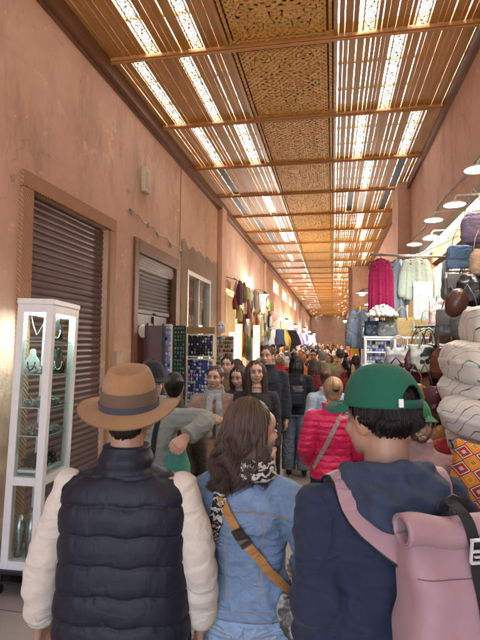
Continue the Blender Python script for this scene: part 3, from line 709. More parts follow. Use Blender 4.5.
def person(label, loc, rz, h=1.75, fem=False, skin=0, hair='brown', style='short', pose=None, top=('knit', (.2, .2, .2)), hem=.93, legs=('jeans', (.1, .15, .25)), legflare=.0, wide=1.0,
           voxel=.009, face=True, seed=0, group=None, coat=None, shoe=None, topname='sweater', curl=(.6, .6), palmn=(None, None), amp=.007, quilt=0, g=.012, cat='person', flare=0):
    pose = dict(pose or {}); q_ = random.Random(seed+77); pose.setdefault('hs', (q_.uniform(.95, 1.08), q_.uniform(.96, 1.03), q_.uniform(.89, .99))); root = thing('person', label, cat, loc, rz, group); s = h/1.75; root.scale = (s, s, s)
    me, HM = body_mesh(pose, fem, max(.0055, voxel*.72), curl=curl, palmn=palmn); o = link('body', me, SKINS[skin], root, True)
    hm = HAIR[hair] if hair else None
    if hair: link('hair', hair_mesh(HM, style, max(.006, voxel*.75), seed), hm, root, True)
    if face: face_parts(o, HM, SKINS[skin], hm or HAIR['black'], fem)
    ex = None
    if quilt:
        def ex(co, no):
            ph = (co[:, 2]/quilt) % 1; return .010*np.sqrt(np.clip(np.sin(ph*PI), 0, 1))-.004
    link(topname, top_mesh(pose, fem, g, hem, voxel, amp=amp, seed=seed, collar=.03 if coat is None else coat, extra=ex, flare=flare), fabric(*top) if isinstance(top, tuple) else top, root, True)
    link('trousers', legs_mesh(pose, .010, voxel, legflare, seed=seed+3, wide=wide), fabric(*legs) if isinstance(legs, tuple) else legs, root, True)
    shoes(root, pose, shoe or M_shoe)
    return root, HM
def denim(name, c):
    t = NT(name); f = t.noise(3.5, 4, .6); g = t.noise(160, 2, .8); h = t.noise(11, 4, .7)
    col = t.mix(t.ramp(f, [(.3, (0, 0, 0)), (.7, (1, 1, 1))]), sc3(c, .62), sc3(c, 1.25)); col = t.mix(t.ramp(h, [(.5, (0, 0, 0)), (.75, (.6, .6, .6))]), col, sc3(c, 1.7))
    col = t.mix(.4, col, t.mix(g, sc3(c, .5), sc3(c, 1.5))); t.base(col); t.rough(.9); t.bump(g, .3, .002); t.bump(h, .4, .01)
    f3 = t.noise(8, 1.5, .5, (1, 1, 1.7), 1.3); rg = t.n('Math', operation='PINGPONG'); t.l(f3, rg.inputs[0]); rg.inputs[1].default_value = .5; t.bump(rg.outputs[0], .6, .05); return t.m
M_jeansL = denim('light_blue_denim', (.27, .38, .52)); M_jeansM = denim('mid_blue_denim', (.12, .2, .33)); M_jeansG = denim('grey_blue_denim', (.17, .21, .27)); M_jeansD = denim('dark_denim', (.025, .035, .055))
M_denimJ = denim('jacket_denim', (.165, .245, .365))
M_stitch = plain('tan_thread', (.42, .25, .1), .7); M_brass = plain('brass', (.5, .33, .14), .3, .9)
# ---------------------------------------------------------------- man in the hat and quilted vest
def stitch(name, pts, mat, parent, r=.0016):
    m = MB(); m.tube(pts, r, 5); return m.build(name, mat, parent, True)
def back_line(bv, pts, off=.001):
    out = []
    for (x, z) in pts:
        p, n = onto(bv, x, z, -1, off)
        if p: out.append(p)
    return out
def man_hat():
    root = thing('person', 'man seen from behind in a tan hat, navy quilted vest and cream sleeves', 'person', (-.725, 1.64, 0), math.radians(10)); s = 1.685/1.75; root.scale = (s*1.06, s*1.03, s)
    pose = {'armL': ((-.275, -.03, 1.12), (-.30, .03, .87)), 'armR': ((.265, -.03, 1.12), (.265, .04, .87)), 'head': (0, math.radians(-4), 0), 'sw': 1.10}
    me, HM = body_mesh(pose, False, .0065); link('body', me, SKINS[1], root, True)
    link('hair', hair_mesh(HM @ Matrix.Diagonal((.95, .95, .97, 1)), 'short', .006, 2), HAIR['black'], root, True)
    strand_hair(HM, 900, .02, 5, HAIR['black'], root, .0012, .003, (PI*.92, PI*2.08), (1.5, 1.8), r0=.95)
    cream = fabric('cream_jersey', (.62, .56, .47), .88, 120, .95, .15)
    m = MB()
    for s_ in (-1, 1):
        sleeve(m, pose, s_, .018, (.036, .044, .046, .040), cuff=False); p = softjoint(arm_pts(pose, s_))
    add_torso(m, False, -.004, z0=1.0, z1=1.35)
    me = fuse(m, .008, 4)
    def f(co, no):
        a = nz(co, (9, 9, 16), 2, 4)*.008; fold = np.sin(co[:, 2]*70+3*np.sin(co[:, 0]*9+co[:, 1]*14)+co[:, 1]*30)
        k = np.exp(-((co[:, 2]-.96)/.09)**2)+.6*np.exp(-((co[:, 2]-1.16)/.05)**2); return a+fold*k*.0038*(np.abs(co[:, 0]) > .2)
    displace(me, f); sw = link('sweatshirt', me, cream, root, True)
    for s_ in (-1, 1):
        m = MB(); p = softjoint(arm_pts(pose, s_)); d = (p[-1]-p[-2]).normalized(); e = p[-1]+(p[-2]-p[-1])*.3
        m.tube([e-d*.055, e-d*.03, e, e+d*.012], [.061, .058, .054, .052], 18)
        me = fuse(m, .006, 2); wrinkle(me, .003, (20, 20, 4)); link('cuff', me, fabric('cream_rib', (.55, .49, .41), .85, 150, .95, .4), sw, True)
    # vest: quilted tubes, armholes, stand collar
    m = MB(); T = [(.80, .232, .155), (.93, .234, .152), (1.03, .228, .146), (1.12, .222, .142), (1.22, .222, .140), (1.30, .226, .138), (1.36, .218, .128), (1.405, .185, .112), (1.45, .12, .09)]
    m.loft([(0, -.004, z, rx, ry) for z, rx, ry in T], 36, ex=2.6)
    for s_ in (-1, 1): m.tube([V3(s_*.05, -.015, 1.42), V3(s_*.178, -.012, 1.365)], [.062, .060], 16, round_ends=True)
    m.loft([(0, -.014, 1.43, .098, .088), (0, -.012, 1.475, .092, .084), (0, -.008, 1.51, .089, .083), (0, -.004, 1.535, .084, .078)], 24)
    me = fuse(m, .0062, 3)
    seams = [1.335, 1.235, 1.135, 1.035, .94, .855]
    def f(co, no):
        zz = co[:, 2]-.013*np.cos(co[:, 0]*9)+.004*np.sin(co[:, 0]*23+1)+.004*np.sin(co[:, 0]*47)
        dm = np.min(np.abs(zz[:, None]-np.array(seams+[1.425])[None, :]), axis=1)
        puff = .011*np.sqrt(np.clip(1-(np.clip(.05-dm, 0, .05)/.05)**2, 0, 1))-.006; puff = np.where(dm < .0035, puff-.003, puff)
        near = np.exp(-(dm/.018)**2); w_ = nz(co, (34, 34, 9), 2, 3)*.0038*near+nz(co, (9, 9, 12), 2, 8)*.0022
        puff = puff*(1-np.clip((np.abs(co[:, 0])-.20)/.03, 0, 1)*(co[:, 2] > 1.27))
        puff = np.where(co[:, 2] > 1.44, .004*np.sin(co[:, 2]*90), puff); return puff+w_
    displace(me, f)
    t = NT('navy_quilted_nylon'); g = t.noise(300, 2, .6); h = t.noise(6, 4, .6, (1, 1, 2)); t.base(t.mix(h, (.0035, .005, .011), (.006, .009, .019))); t.rough(.62); t.bump(g, .12, .001); t.bump(h, .3, .01); t.bump(t.noise(26, 2, .55, (1, 1, .35), .8), .35, .010); t.bump(t.noise(9, 1.5, .5, (1, 1, 1.6), 1.2), .15, .03)
    t.b.inputs['Sheen Weight'].default_value = .02
    v = link('vest', me, t.m, root, True); bv = bvh(me)
    thr = fabric('navy_thread', (.035, .04, .055))
    for z in seams:
        pts = back_line(bv, [(x, z+.013*math.cos(x*9)-.004*math.sin(x*23+1)-.004*math.sin(x*47)) for x in (-.205+.41*i/40 for i in range(41))], .0004)
        if len(pts) > 5: stitch('seam', pts, thr, v, .0009)
    link('trousers', legs_mesh(pose, .02, .010), fabric('charcoal_cotton', (.04, .04, .045)), root, True); shoes(root, pose, M_shoe)
    # hat
    hat = bpy.data.objects.new('hat', None); C.objects.link(hat); hat.parent = root
    HB = HM @ Matrix.Translation((0, -.016, .048)) @ Matrix.Rotation(math.radians(13), 4, 'X')
    suede = fabric('tan_suede', (.33, .185, .082), .66, 60, .85, .25, .1, 9, .12); m = MB()
    N = 64
    def brim(u, v):
        a = 2*PI*u; r = 1+v*.98; zz = -.010*v+.020*abs(math.cos(a))**2.5*v**1.5-.022*v*abs(math.sin(a))**2+.004*math.sin(3*a+1)*v
        return HB @ V3(.100*(1+v*.78)*math.cos(a), .118*(1+v*.66)*math.sin(a), zz)
    m.sheet(brim, N, 8); bmesh.ops.remove_doubles(m.bm, verts=m.bm.verts, dist=.0004)
    b = m.build('brim', suede, hat, True, .004); b.modifiers.new('sub', 'SUBSURF').render_levels = 1
    def crown(k0, k1, grow=0):
        rings = []
        for i in range(15):
            v = k0+(k1-k0)*i/14; z = .135*v-.004
            for_r = 1-.06*v-.20*v**3; r = []
            for j in range(N):
                a = 2*PI*j/N; pinch = 1-.10*v*math.exp(-((abs(a-PI/2)-.55)/.3)**2)
                x, y = (.100*for_r*pinch+grow)*math.cos(a), (.118*for_r+grow)*math.sin(a); r.append(HB @ V3(x, y, z+.010*v*v*math.sin(a)))
            rings.append(r)
        return rings
    m = MB(); R = crown(0, 1)
    for k, (f1, dz) in enumerate([(.95, .006), (.86, .008), (.70, .002), (.5, -.012), (.28, -.020), (.05, -.022)]):
        c = sum((Vector(p) for p in R[14]), Vector())/N; R.append([c+(Vector(p)-c)*f1+HB.to_3x3() @ V3(0, 0, dz) for p in R[14]])
    m.rings(R, True); me = m.mesh('crown'); displace(me, lambda co, no: nz(co, (14, 14, 14), 2)*.003); link('crown', me, suede, hat, True)
    m = MB(); m.rings(crown(.02, .55, .0022), False); m.build('side_panel', fabric('brown_canvas', (.13, .085, .05), .8, 200, .9, .3, .05, 4, .1), hat, True, .002)
    m = MB(); m.rings(crown(.0, .20, .0055), False); m.build('hat_band', fabric('slate_ribbon', (.055, .058, .07), wr=.1), hat, True, .002)
    m = MB()
    rim = [brim(i/N, .985)+HB.to_3x3() @ V3(0, 0, .0025) for i in range(N+1)]; m.tube(rim, .0014, 5); m.build('rim_stitch', fabric('suede_thread', (.2, .1, .04)), hat, True)
    return root
man_hat()
# ---------------------------------------------------------------- woman in the denim jacket
def pat_scarf():
    t = NT('black_white_print'); v = t.n('TexVoronoi', feature='DISTANCE_TO_EDGE'); v.inputs['Scale'].default_value = 42; v.inputs['Randomness'].default_value = .75; t.l(t.co(), v.inputs['Vector'])
    w_ = t.n('TexWave', wave_type='RINGS'); w_.inputs['Scale'].default_value = 9; w_.inputs['Distortion'].default_value = 7; w_.inputs['Detail Scale'].default_value = 4; t.l(t.co(), w_.inputs['Vector'])
    f = t.mix(.5, v.outputs['Distance'], w_.outputs['Fac'])
    t.base(t.ramp(w_.outputs['Fac'], [(.0, (.015, .012, .012)), (.5, (.55, .5, .44))], 'CONSTANT')); t.rough(.85); return t.m
M_scarf = pat_scarf()
def woman_denim():
    root = thing('person', 'woman seen from behind with long brown hair and blue denim jacket', 'person', (-.315, 1.84, 0), math.radians(2)); s = 1.62/1.75; root.scale = (s, s, s)
    pose = {'armL': ((-.245, -.06, 1.15), (-.20, .14, .99)), 'armR': ((.275, -.05, 1.15), (.22, .17, 1.02)), 'head': (math.radians(-50), math.radians(-3), 0), 'sw': .94, 'shz': -.03}
    me, HM = body_mesh(pose, True, .0062); body = link('body', me, SKINS[0], root, True); face_parts(body, HM, SKINS[0], HAIR['brown'], True)
    link('hair', hair_mesh(HM @ Matrix.Diagonal((.96, .96, .98, 1)), 'long', .006, 2), HAIR['brown'], root, True)
    strand_hair(HM, 5200, .235, 11, HAIR['brown'], root, .0012, .036, (PI*.84, PI*2.05), r0=1.02)
    strand_hair(HM, 700, .24, 12, hair_mat('hair_highlight', (.13, .08, .05), 1.5), root, .0009, .040, (PI*.85, PI*2.06), r0=1.05)
    def ex(co, no):
        d = np.zeros(len(co)); x, z, y = co[:, 0], co[:, 2], co[:, 1]
        bk = y < 0
        for sx in (-1, 1):
            d -= np.where(bk & (z < 1.335), .004*np.exp(-((x-sx*(.075-.02*(1.335-z)/.4))/.004)**2), 0)
        d -= np.where(bk, .004*np.exp(-((z-(1.335-.25*x*x*4))/.004)**2), 0)
        d += .006*np.sin(z*60+5*x+4*np.sin(y*12))*np.exp(-((z-1.15)/.08)**2)*(np.abs(x) > .19)
        d += .004*np.sin(z*22+x*26+2*np.sin(x*15))*bk+.004*np.sin(x*90+z*25)*np.exp(-((z-1.02)/.06)**2)*bk
        return d
    jk = top_mesh(pose, True, .021, .935, .0065, amp=.012, seed=5, extra=ex, sr=(.058, .051, .046, .040), collar=.0)
    j = link('denim_jacket', jk, M_denimJ, root, True); bv = bvh(jk)
    for dz in (0, -.006): 
        pts = back_line(bv, [(x, 1.335+dz+.003-x*x) for x in (-.17+.34*i/30 for i in range(31))]); stitch('yoke_seam', pts, M_stitch, j, .0011)
    for sx in (-1, 1):
        for dx in (0, .006):
            pts = back_line(bv, [(sx*(.078+dx-.02*(1.33-z)/.4), z) for z in (1.325-.33*i/30 for i in range(31))]); stitch('panel_seam', pts, M_stitch, j, .0010)
    m = MB(); m.loft([(0, -.002, .925, .186, .136), (0, -.002, .935, .190, .140), (0, -.002, .968, .186, .137), (0, -.002, .975, .182, .133)], 40, ex=2.4); m.build('waistband', M_denimJ, j, True)
    for z in (.936, .967):
        m = MB(); m.tube([(.190*math.copysign(abs(math.cos(a))**(2/2.4), math.cos(a)), -.002+.140*math.copysign(abs(math.sin(a))**(2/2.4), math.sin(a)), z) for a in (PI+PI*i/40 for i in range(41))], .0011, 5); m.build('waistband_seam', M_stitch, j, True)
    m = MB(); m.loft([(0, -.02, 1.44, .105, .082), (0, -.026, 1.475, .092, .082), (0, -.03, 1.50, .088, .08), (0, -.03, 1.505, .07, .065)], 26); me = fuse(m, .007, 3); wrinkle(me, .004); link('collar', me, M_denimJ, j, True)
    # jeans
    def f(co, no):
        x, y, z = co[:, 0], co[:, 1], co[:, 2]; return -.006*np.exp(-(x/.012)**2)*(y < 0)*(z < .92)+.0
    lg = legs_mesh(pose, .016, .0075, .02, seed=3, wide=1.12, top=.93); displace(lg, f); L = link('trousers', lg, M_jeansL, root, True); bl = bvh(lg)
    m = MB(); m.loft([(0, -.003, .90, .176, .127), (0, -.003, .94, .172, .122)], 36, ex=2.4); m.build('waistband', M_jeansL, L, True)
    for sx in (-1, 1):
        P = [(sx*.045, .865), (sx*.128, .872), (sx*.125, .775), (sx*.088, .752), (sx*.05, .768), (sx*.045, .865)]; q = []
        for a, b_ in zip(P, P[1:]): q += [(a[0]+(b_[0]-a[0])*i/8, a[1]+(b_[1]-a[1])*i/8) for i in range(8)]
        stitch('pocket', back_line(bl, q+[P[-1]], .002), M_stitch, L, .0012)
    stitch('back_seam', back_line(bl, [(0, .895-.012*i) for i in range(10)], .002), M_stitch, L, .0011)
    shoes(root, pose, M_sneak)
    # printed scarf: ring round the neck and a tail down the back of the left shoulder
    m = MB()
    for k, (r1, z) in enumerate([(.098, 1.462), (.094, 1.485), (.088, 1.505)]):
        m.tube([(r1*1.08*math.cos(a), -.022+r1*.95*math.sin(a)-.004*math.sin(3*a), z+.006*math.sin(2*a+k)-.012*math.sin(a)) for a in (2*PI*i/30 for i in range(31))], .019, 10)
    me = fuse(m, .006, 2); wrinkle(me, .006, (30, 30, 30)); sc_ = link('scarf', me, M_scarf, root, True)
    def tail(x0, x1, za, zb, name, mat, wd):
        pts = []; ns = []
        for i in range(16):
            z = za+(zb-za)*i/15; x = x0+(x1-x0)*i/15; p, n = onto(bv, x, z, -1, .010+.002*math.sin(i))
            if p is None: continue
            pts.append(p); ns.append(n)
        m = MB(); m.band(pts, ns, [wd*(1+.06*math.sin(i*1.7)) for i in range(len(pts))], .006); return m.build(name, mat, sc_, False)
    t = NT('red_white_weave'); w_ = t.n('TexWave', bands_direction='Z'); w_.inputs['Scale'].default_value = 14; w_.inputs['Distortion'].default_value = 9; w_.inputs['Detail Scale'].default_value = 5; t.l(t.co(), w_.inputs['Vector'])
    t.base(t.ramp(w_.outputs['Fac'], [(0, (.03, .015, .015)), (.35, (.42, .11, .09)), (.62, (.58, .5, .46))], 'CONSTANT')); t.rough(.85)
    tail(-.085, -.118, 1.43, 1.26, 'scarf_tail', M_scarf, .062); tail(-.115, -.135, 1.29, 1.13, 'scarf_fringe', t.m, .052)
    m = tail(-.134, -.138, 1.135, 1.085, 'leather_tab', plain('tan_leather', (.45, .25, .1), .5), .046)
    # crossbody bag: its strap and the pouch on her right hip
    bag = thing('crossbody_bag', 'snakeskin shoulder bag on a tan strap at the hip of the woman in denim', 'bag'); bag.matrix_world = root.matrix_basis.copy()
    bag.location = root.location; bag.rotation_euler = root.rotation_euler; bag.scale = root.scale
    pts = []; ns = []
    for i in range(30):
        u = i/29; x = -.105+.285*u; z = 1.42-.42*u-.03*math.sin(u*PI); p, n = onto(bv, x, z, -1, .008)
        if p: pts.append(p); ns.append(n)
    for _ in range(3): pts = [pts[0]]+[(a+b_*2+c)/4 for a, b_, c in zip(pts, pts[1:], pts[2:])]+[pts[-1]]
    pts = [p+n*.006 for p, n in zip(pts, ns)]
    m = MB(); m.band(pts, ns, .036, .005); strap = m.build('strap', plain('tan_leather_strap', (.42, .2, .065), .45, 0, .15), bag, False)
    m = MB(); m.band([p+n*.0035 for p, n in zip(pts[8:13], ns[8:13])], ns[8:13], .046, .008); m.build('buckle', plain('dark_buckle', (.06, .045, .03), .35, .5), strap)
    q = pts[-1]; t = NT('snakeskin'); v = t.n('TexVoronoi'); v.inputs['Scale'].default_value = 95; t.l(t.co(), v.inputs['Vector']); f = t.noise(14, 3, .6)
    t.base(t.mix(t.ramp(f, [(.42, (0, 0, 0)), (.55, (1, 1, 1))]), t.mix(v.outputs['Distance'], (.75, .72, .66), (.42, .38, .34)), (.07, .06, .05))); t.rough(.4); t.bump(v.outputs['Distance'], .5, .003)
    m = MB(); m.loft([(.215, -.12, .87, .03, .02), (.21, -.12, .89, .055, .038), (.205, -.115, .95, .072, .045), (.195, -.11, 1.0, .065, .04), (.19, -.11, 1.035, .045, .02)], 22, ex=3)
    me = fuse(m, .007, 2); wrinkle(me, .011, (17, 17, 17), 9); link('pouch', me, t.m, bag, True)
    return root
woman_denim()
# ---------------------------------------------------------------- man in the green cap with hoodie and backpack
def baseball_cap(parent, HM, mat, name='cap', s=1.0, yaw=0, opening=True, strapm=None):
    cap = bpy.data.objects.new(name, None); C.objects.link(cap); cap.parent = parent
    HB = HM @ Matrix.Rotation(yaw, 4, 'Z') @ Matrix.Translation((0, -.016, .043)) @ Matrix.Rotation(math.radians(0), 4, 'X')
    A, B, H_ = .092*s, .113*s, .118*s
    def P(a, ph, g=0):   # ph 0 at rim, 1 at top
        k = math.cos(ph*PI/2)**.72; hh = math.sin(ph*PI/2); q = 1+.012*math.cos(a*6)*0; gr = -.0022*math.exp(-((((a+PI/6) % (PI/3))-PI/6)/.03)**2)
        return HB @ V3((A*k+g+gr)*math.cos(a), (B*k+g+gr)*math.sin(a), H_*hh-.004)
    m = MB(); NU, NV = 96, 26
    def keep(u, v):
        if not opening: return True
        a = (u*2*PI-1.5*PI+PI) % (2*PI)-PI; x = a/.50; return not (x*x+(v/.36)**2 < 1)
    m.sheet(lambda u, v: P(u*2*PI, v), NU, NV, keep); bmesh.ops.remove_doubles(m.bm, verts=m.bm.verts, dist=.0003)
    m.build('crown', mat, cap, True, .003)
    m = MB(); m.ell(HB @ V3(0, 0, H_-.002), (.008, .008, .005)); m.build('button', mat, cap, True)
    if opening:
        m = MB(); pts = [P(1.5*PI+.52*math.cos(PI*i/24), .375*math.sin(PI*i/24), .002) for i in range(25)]; m.tube(pts, .0028, 6); m.build('opening_trim', mat, cap, True)
        m = MB(); pts = [P(1.5*PI-.6+1.2*i/20, .07, .002) for i in range(21)]; c0 = HB @ V3(0, 0, .01); m.band(pts, [(p-c0) for p in pts], .022, .003); st = m.build('adjuster_strap', strapm or mat, cap, True)
        m = MB(); p = P(1.5*PI-.50, .09, .005); m.box(p, (.012, .004, .022), rot=(HB.to_3x3() @ Matrix.Rotation(-.5, 3, 'Z'))); m.build('tag', M_white, st)
    m = MB()
    def vis(u, v):
        a = PI/2+(u-.5)*2.3; k = 1-((u-.5)*2)**2; r = v*.078*max(0, k)**.45
        e = P(a, .02); d = HB.to_3x3() @ V3(math.cos(a)*.45, 1, -.10-.28*abs(u-.5)*2); return e+d.normalized()*r+HB.to_3x3() @ V3(0, 0, -.06*v*((u-.5)*2)**2*.35)
    m.sheet(vis, 28, 8); v_ = m.build('visor', mat, cap, True, .004)
    for q in (.35, .6, .85):
        m = MB(); m.tube([vis(.06+.88*i/24, q)+HB.to_3x3() @ V3(0, 0, .003) for i in range(25)], .0008, 4); m.build('visor_stitch', mat, v_, True)
    return cap
def man_cap():
    root = thing('person', 'man close by on the right in a green cap and navy hoodie, seen from behind', 'person', (.145, 1.44, 0), math.radians(20)); s = 1.755/1.75; root.scale = (s*1.03, s*1.03, s)
    pose = {'armL': ((-.185, -.03, 1.14), (-.16, .10, .93)), 'armR': ((.225, -.03, 1.14), (.22, .14, .95)), 'head': (math.radians(24), math.radians(-2), 0), 'sw': 1.04}
    me, HM = body_mesh(pose, False, .0058); body = link('body', me, SKINS[1], root, True); face_parts(body, HM, SKINS[1], HAIR['black'], False)
    link('hair', hair_mesh(HM, 'crop', .0055, 6), HAIR['black'], root, True); strand_hair(HM, 1800, .05, 22, HAIR['black'], root, .0008, .014, (PI*1.08, PI*1.92), (1.5, 1.9), r0=.84)
    strand_hair(HM, 3200, .034, 21, HAIR['black'], root, .0008, .016, (PI*.90, PI*2.10), (1.42, 1.85), r0=.94)
    baseball_cap(root, HM, fabric('green_cotton', (.006, .105, .062), .8, 220, .9, .25, .05, 4, .15), strapm=fabric('green_webbing', (.006, .09, .055), wr=.1))
    navy = fabric('navy_fleece', (.016, .024, .052), .75, 160, .95, .3, .04)
    def ex(co, no):
        x, y, z = co[:, 0], co[:, 1], co[:, 2]; ar = np.abs(x) > .17
        d = .007*np.sin(z*38+9*y+4*np.sin(x*14+y*10))*np.exp(-((z-1.14)/.12)**2)*ar
        return d+.005*np.sin((x*.8+z)*34+3*np.sin(y*9))*(z < 1.4)
    tm = top_mesh(pose, False, .030, .86, .0068, amp=.014, seed=15, extra=ex, sr=(.042, .050, .048, .042)); hd = link('hoodie', tm, navy, root, True); bv = bvh(tm)
    # hood lying on the shoulders
    m = MB()
    m.tube([(.108*math.cos(a), -.012+.105*math.sin(a), 1.485-.030*math.sin(a)-.006) for a in (2*PI*i/30 for i in range(31))], .030, 12)
    m.tube([(.112*math.cos(a), -.035+.105*math.sin(a), 1.468+.026*math.sin(a)) for a in (PI+PI*i/20 for i in range(-3, 24))], .034, 12)
    m.loft([(0, -.145, 1.35, .045, .02), (0, -.152, 1.37, .085, .032), (0, -.150, 1.41, .105, .040), (0, -.125, 1.46, .115, .045), (0, -.10, 1.50, .105, .035)], 24)
    m.tube([(.10*math.cos(a), -.10+.05*math.sin(a), 1.445+.05*math.sin(a)) for a in (PI+PI*i/20 for i in range(21))], .024, 10)
    me = fuse(m, .0062, 3)
    displace(me, lambda co, no: nz(co, (9, 9, 15), 2, 3)*.012+.006*np.sin(co[:, 2]*95+co[:, 0]*18+5*np.sin(co[:, 0]*11))*np.clip(-co[:, 1]*9, 0, 1)-.007*np.exp(-(np.abs(co[:, 0]+.004)/.004)**2)*(co[:, 1] < -.12))
    link('hood', me, fabric('navy_fleece_hood', (.030, .045, .078), .7, 160, .95, .3, .04), hd, True)
    for sx in (-1,):
        p = softjoint(arm_pts(pose, sx)); pts = back_line(bv, [(sx*(.205-.02*math.sin(i*.35)), 1.46-.019*i) for i in range(12)], .0); stitch('shoulder_seam', pts, navy, hd, .0025)
    link('trousers', legs_mesh(pose, .02, .010), M_jeansD, root, True); shoes(root, pose, M_shoe)
    # ---- backpack
    bag = thing('backpack', 'dusty pink roll-top backpack with a black buckle strap', 'backpack'); bag.location = root.location+V3(0, 0, .07); bag.rotation_euler = root.rotation_euler; bag.scale = root.scale
    t = NT('dusty_pink_coated'); g = t.noise(350, 2, .6); h = t.noise(5, 4, .6); t.base(t.mix(h, (.30, .175, .195), (.36, .22, .24))); t.rough(.62); t.bump(g, .2, .001); t.bump(h, .35, .02); t.b.inputs['Sheen Weight'].default_value = .15; pink = t.m
    bx = .078
    m = MB(); m.loft([(bx, -.262, .80, .150, .085), (bx, -.264, .84, .163, .097), (bx, -.262, 1.0, .163, .100), (bx, -.256, 1.15, .158, .090), (bx, -.246, 1.25, .150, .066), (bx, -.240, 1.31, .148, .045), (bx, -.240, 1.335, .147, .034)], 40, ex=4.5)
    me = fuse(m, .0065, 3)
    displace(me, lambda co, no: nz(co, (7, 7, 9), 2, 5)*.011+.004*np.sin(co[:, 2]*42+co[:, 0]*26)*np.clip((co[:, 2]-1.12)*6, 0, 1)); b = link('bag_body', me, pink, bag, True); bb = bvh(me)
    m = MB()
    def roll(u, v):
        a = u*2*PI*1.9; r = .041-.0095*u; zz = 1.352; x = bx-.163+.326*v
        return V3(x, -.258+r*math.cos(a)+.003*math.sin(v*9), zz+r*math.sin(a)*.86-.010*math.sin(v*PI)+.004*math.sin(v*14))
    m.sheet(roll, 60, 30); rl = m.build('roll_top', pink, bag, True, .0035)
    m = MB(); pts = [V3(bx-.03, -.205, 1.37), V3(bx-.03, -.215, 1.40), V3(bx-.028, -.25, 1.403), V3(bx-.025, -.29, 1.385), V3(bx-.022, -.306, 1.35), V3(bx-.02, -.310, 1.31)]
    for z in (1.27, 1.22, 1.15, 1.08, 1.02):
        p, n = onto(bb, bx-.018, z, -1, .006); pts.append(p)
    m.band(softjoint(pts, 3), V3(0, -1, .15), .026, .003); bs = m.build('buckle_strap', fabric('black_webbing', (.012, .012, .013)), bag)
    m = MB(); c = V3(bx-.02, -.320, 1.325); R_ = Euler((.1, 0, 0)).to_matrix()
    for dx, dz, w_, h_ in ((-.017, 0, .005, .05), (.017, 0, .005, .05), (0, .024, .038, .006), (0, -.024, .038, .006), (0, .0, .03, .005), (0, -.012, .02, .004)): m.box(c+V3(dx, 0, dz), (w_, .006, h_), rot=R_, bev=.001)
    m.build('buckle', plain('white_plastic', (.6, .6, .6), .35), bs)
    p1, n1 = onto(bb, bx-.05, 1.115, -1, .002); m = MB(); q = [onto(bb, bx-.075+.008*i, 1.055-.0045*i, -1, .0015)[0] for i in range(10)]; m.tube(q, .0055, 6, flat=.5); m.build('zip_slot', M_black, b, True)
    for z in (1.262,): 
        q = [onto(bb, bx-.145+.0145*i, z, -1, .0008) for i in range(21)]; m = MB(); m.tube([a for a, _ in q if a], .0012, 5); m.build('panel_seam', plain('pink_seam', (.17, .075, .09), .7), b, True)
    for sx in (-1, 1):
        pts = [V3(sx*.07+bx*.3, -.212, 1.27), V3(sx*.10+bx*.15, -.19, 1.33)]; ns = [V3(0, -1, .3), V3(0, -1, .3)]
        for i in range(22):
            u = i/21; a = PI*u; x = sx*(.128+.008*u); top = 1.485; y = -.165+.30*u; h0 = bv.ray_cast(V3(x, y, 2), V3(0, 0, -1))
            if h0[0] is None: continue
            z = h0[0].z-.050; pts.append(V3(x, y, z)); ns.append(h0[1])
        for z in (1.30, 1.22, 1.14, 1.06):
            p, n = onto(bv, sx*.118, z, 1, .009)
            if p: pts.append(p-V3(0, 0, .07)); ns.append(n)
        for _ in range(5): pts = [pts[0]]+[(a_+b_*2+c_)/4 for a_, b_, c_ in zip(pts, pts[1:], pts[2:])]+[pts[-1]]
        m = MB(); m.band([p+V3(0,0,.004) for p in pts], ns, .062, .011); st = m.build('shoulder_strap', pink, bag)
        for sgn in (-1, 1):
            e = []
            for i, p in enumerate(pts):
                t_ = (pts[min(i+1, len(pts)-1)]-pts[max(i-1, 0)]).normalized(); nn = (ns[i]-t_*ns[i].dot(t_)).normalized(); e.append(p+V3(0,0,.004)+t_.cross(nn)*.031*sgn)
            m = MB(); m.tube(e, .0055, 6); m.build('strap_edging', M_black, st, True)
    m = MB(); m.tube([(bx-.04, -.20, 1.34), (bx-.035, -.20, 1.385), (bx, -.198, 1.40), (bx+.035, -.20, 1.385), (bx+.04, -.20, 1.34)], .009, 8, flat=.4); m.build('grab_handle', M_black, bag, True)
    return root
man_cap()
# ---------------------------------------------------------------- the people further on
def small_bag(label, root, HMs, loc, size, mat, name='shoulder_bag', cat='bag', ex=3):
    b = thing(name, label, cat); b.location = root.location; b.rotation_euler = root.rotation_euler; b.scale = root.scale
    m = MB(); x, y, z = loc; a, d, h = size; m.loft([(x, y, z, a*.85, d*.8), (x, y, z+h*.15, a, d), (x, y, z+h*.7, a*.95, d*.95), (x, y, z+h, a*.75, d*.6)], 20, ex=ex)
    me = fuse(m, .009, 2); wrinkle(me, .006, (15, 15, 15)); link('bag_body', me, mat, b, True); return b
def strap_over(bag, bv, x0, x1, z0, z1, side, mat, w_=.03, n=16, name='strap', curve=.0):
    pts, ns = [], []
    for i in range(n):
        u = i/(n-1); p, q = onto(bv, x0+(x1-x0)*u, z0+(z1-z0)*u+curve*math.sin(PI*u), side, .007)
        if p: pts.append(p); ns.append(q)
    for _ in range(2): pts = [pts[0]]+[(a+b_*2+c)/4 for a, b_, c in zip(pts, pts[1:], pts[2:])]+[pts[-1]]
    m = MB(); m.band(pts, ns, w_, .005); return m.build(name, mat, bag)
def child(root, nm): return [c for c in root.children if c.name.split('.')[0] == nm][0]
R = math.radians
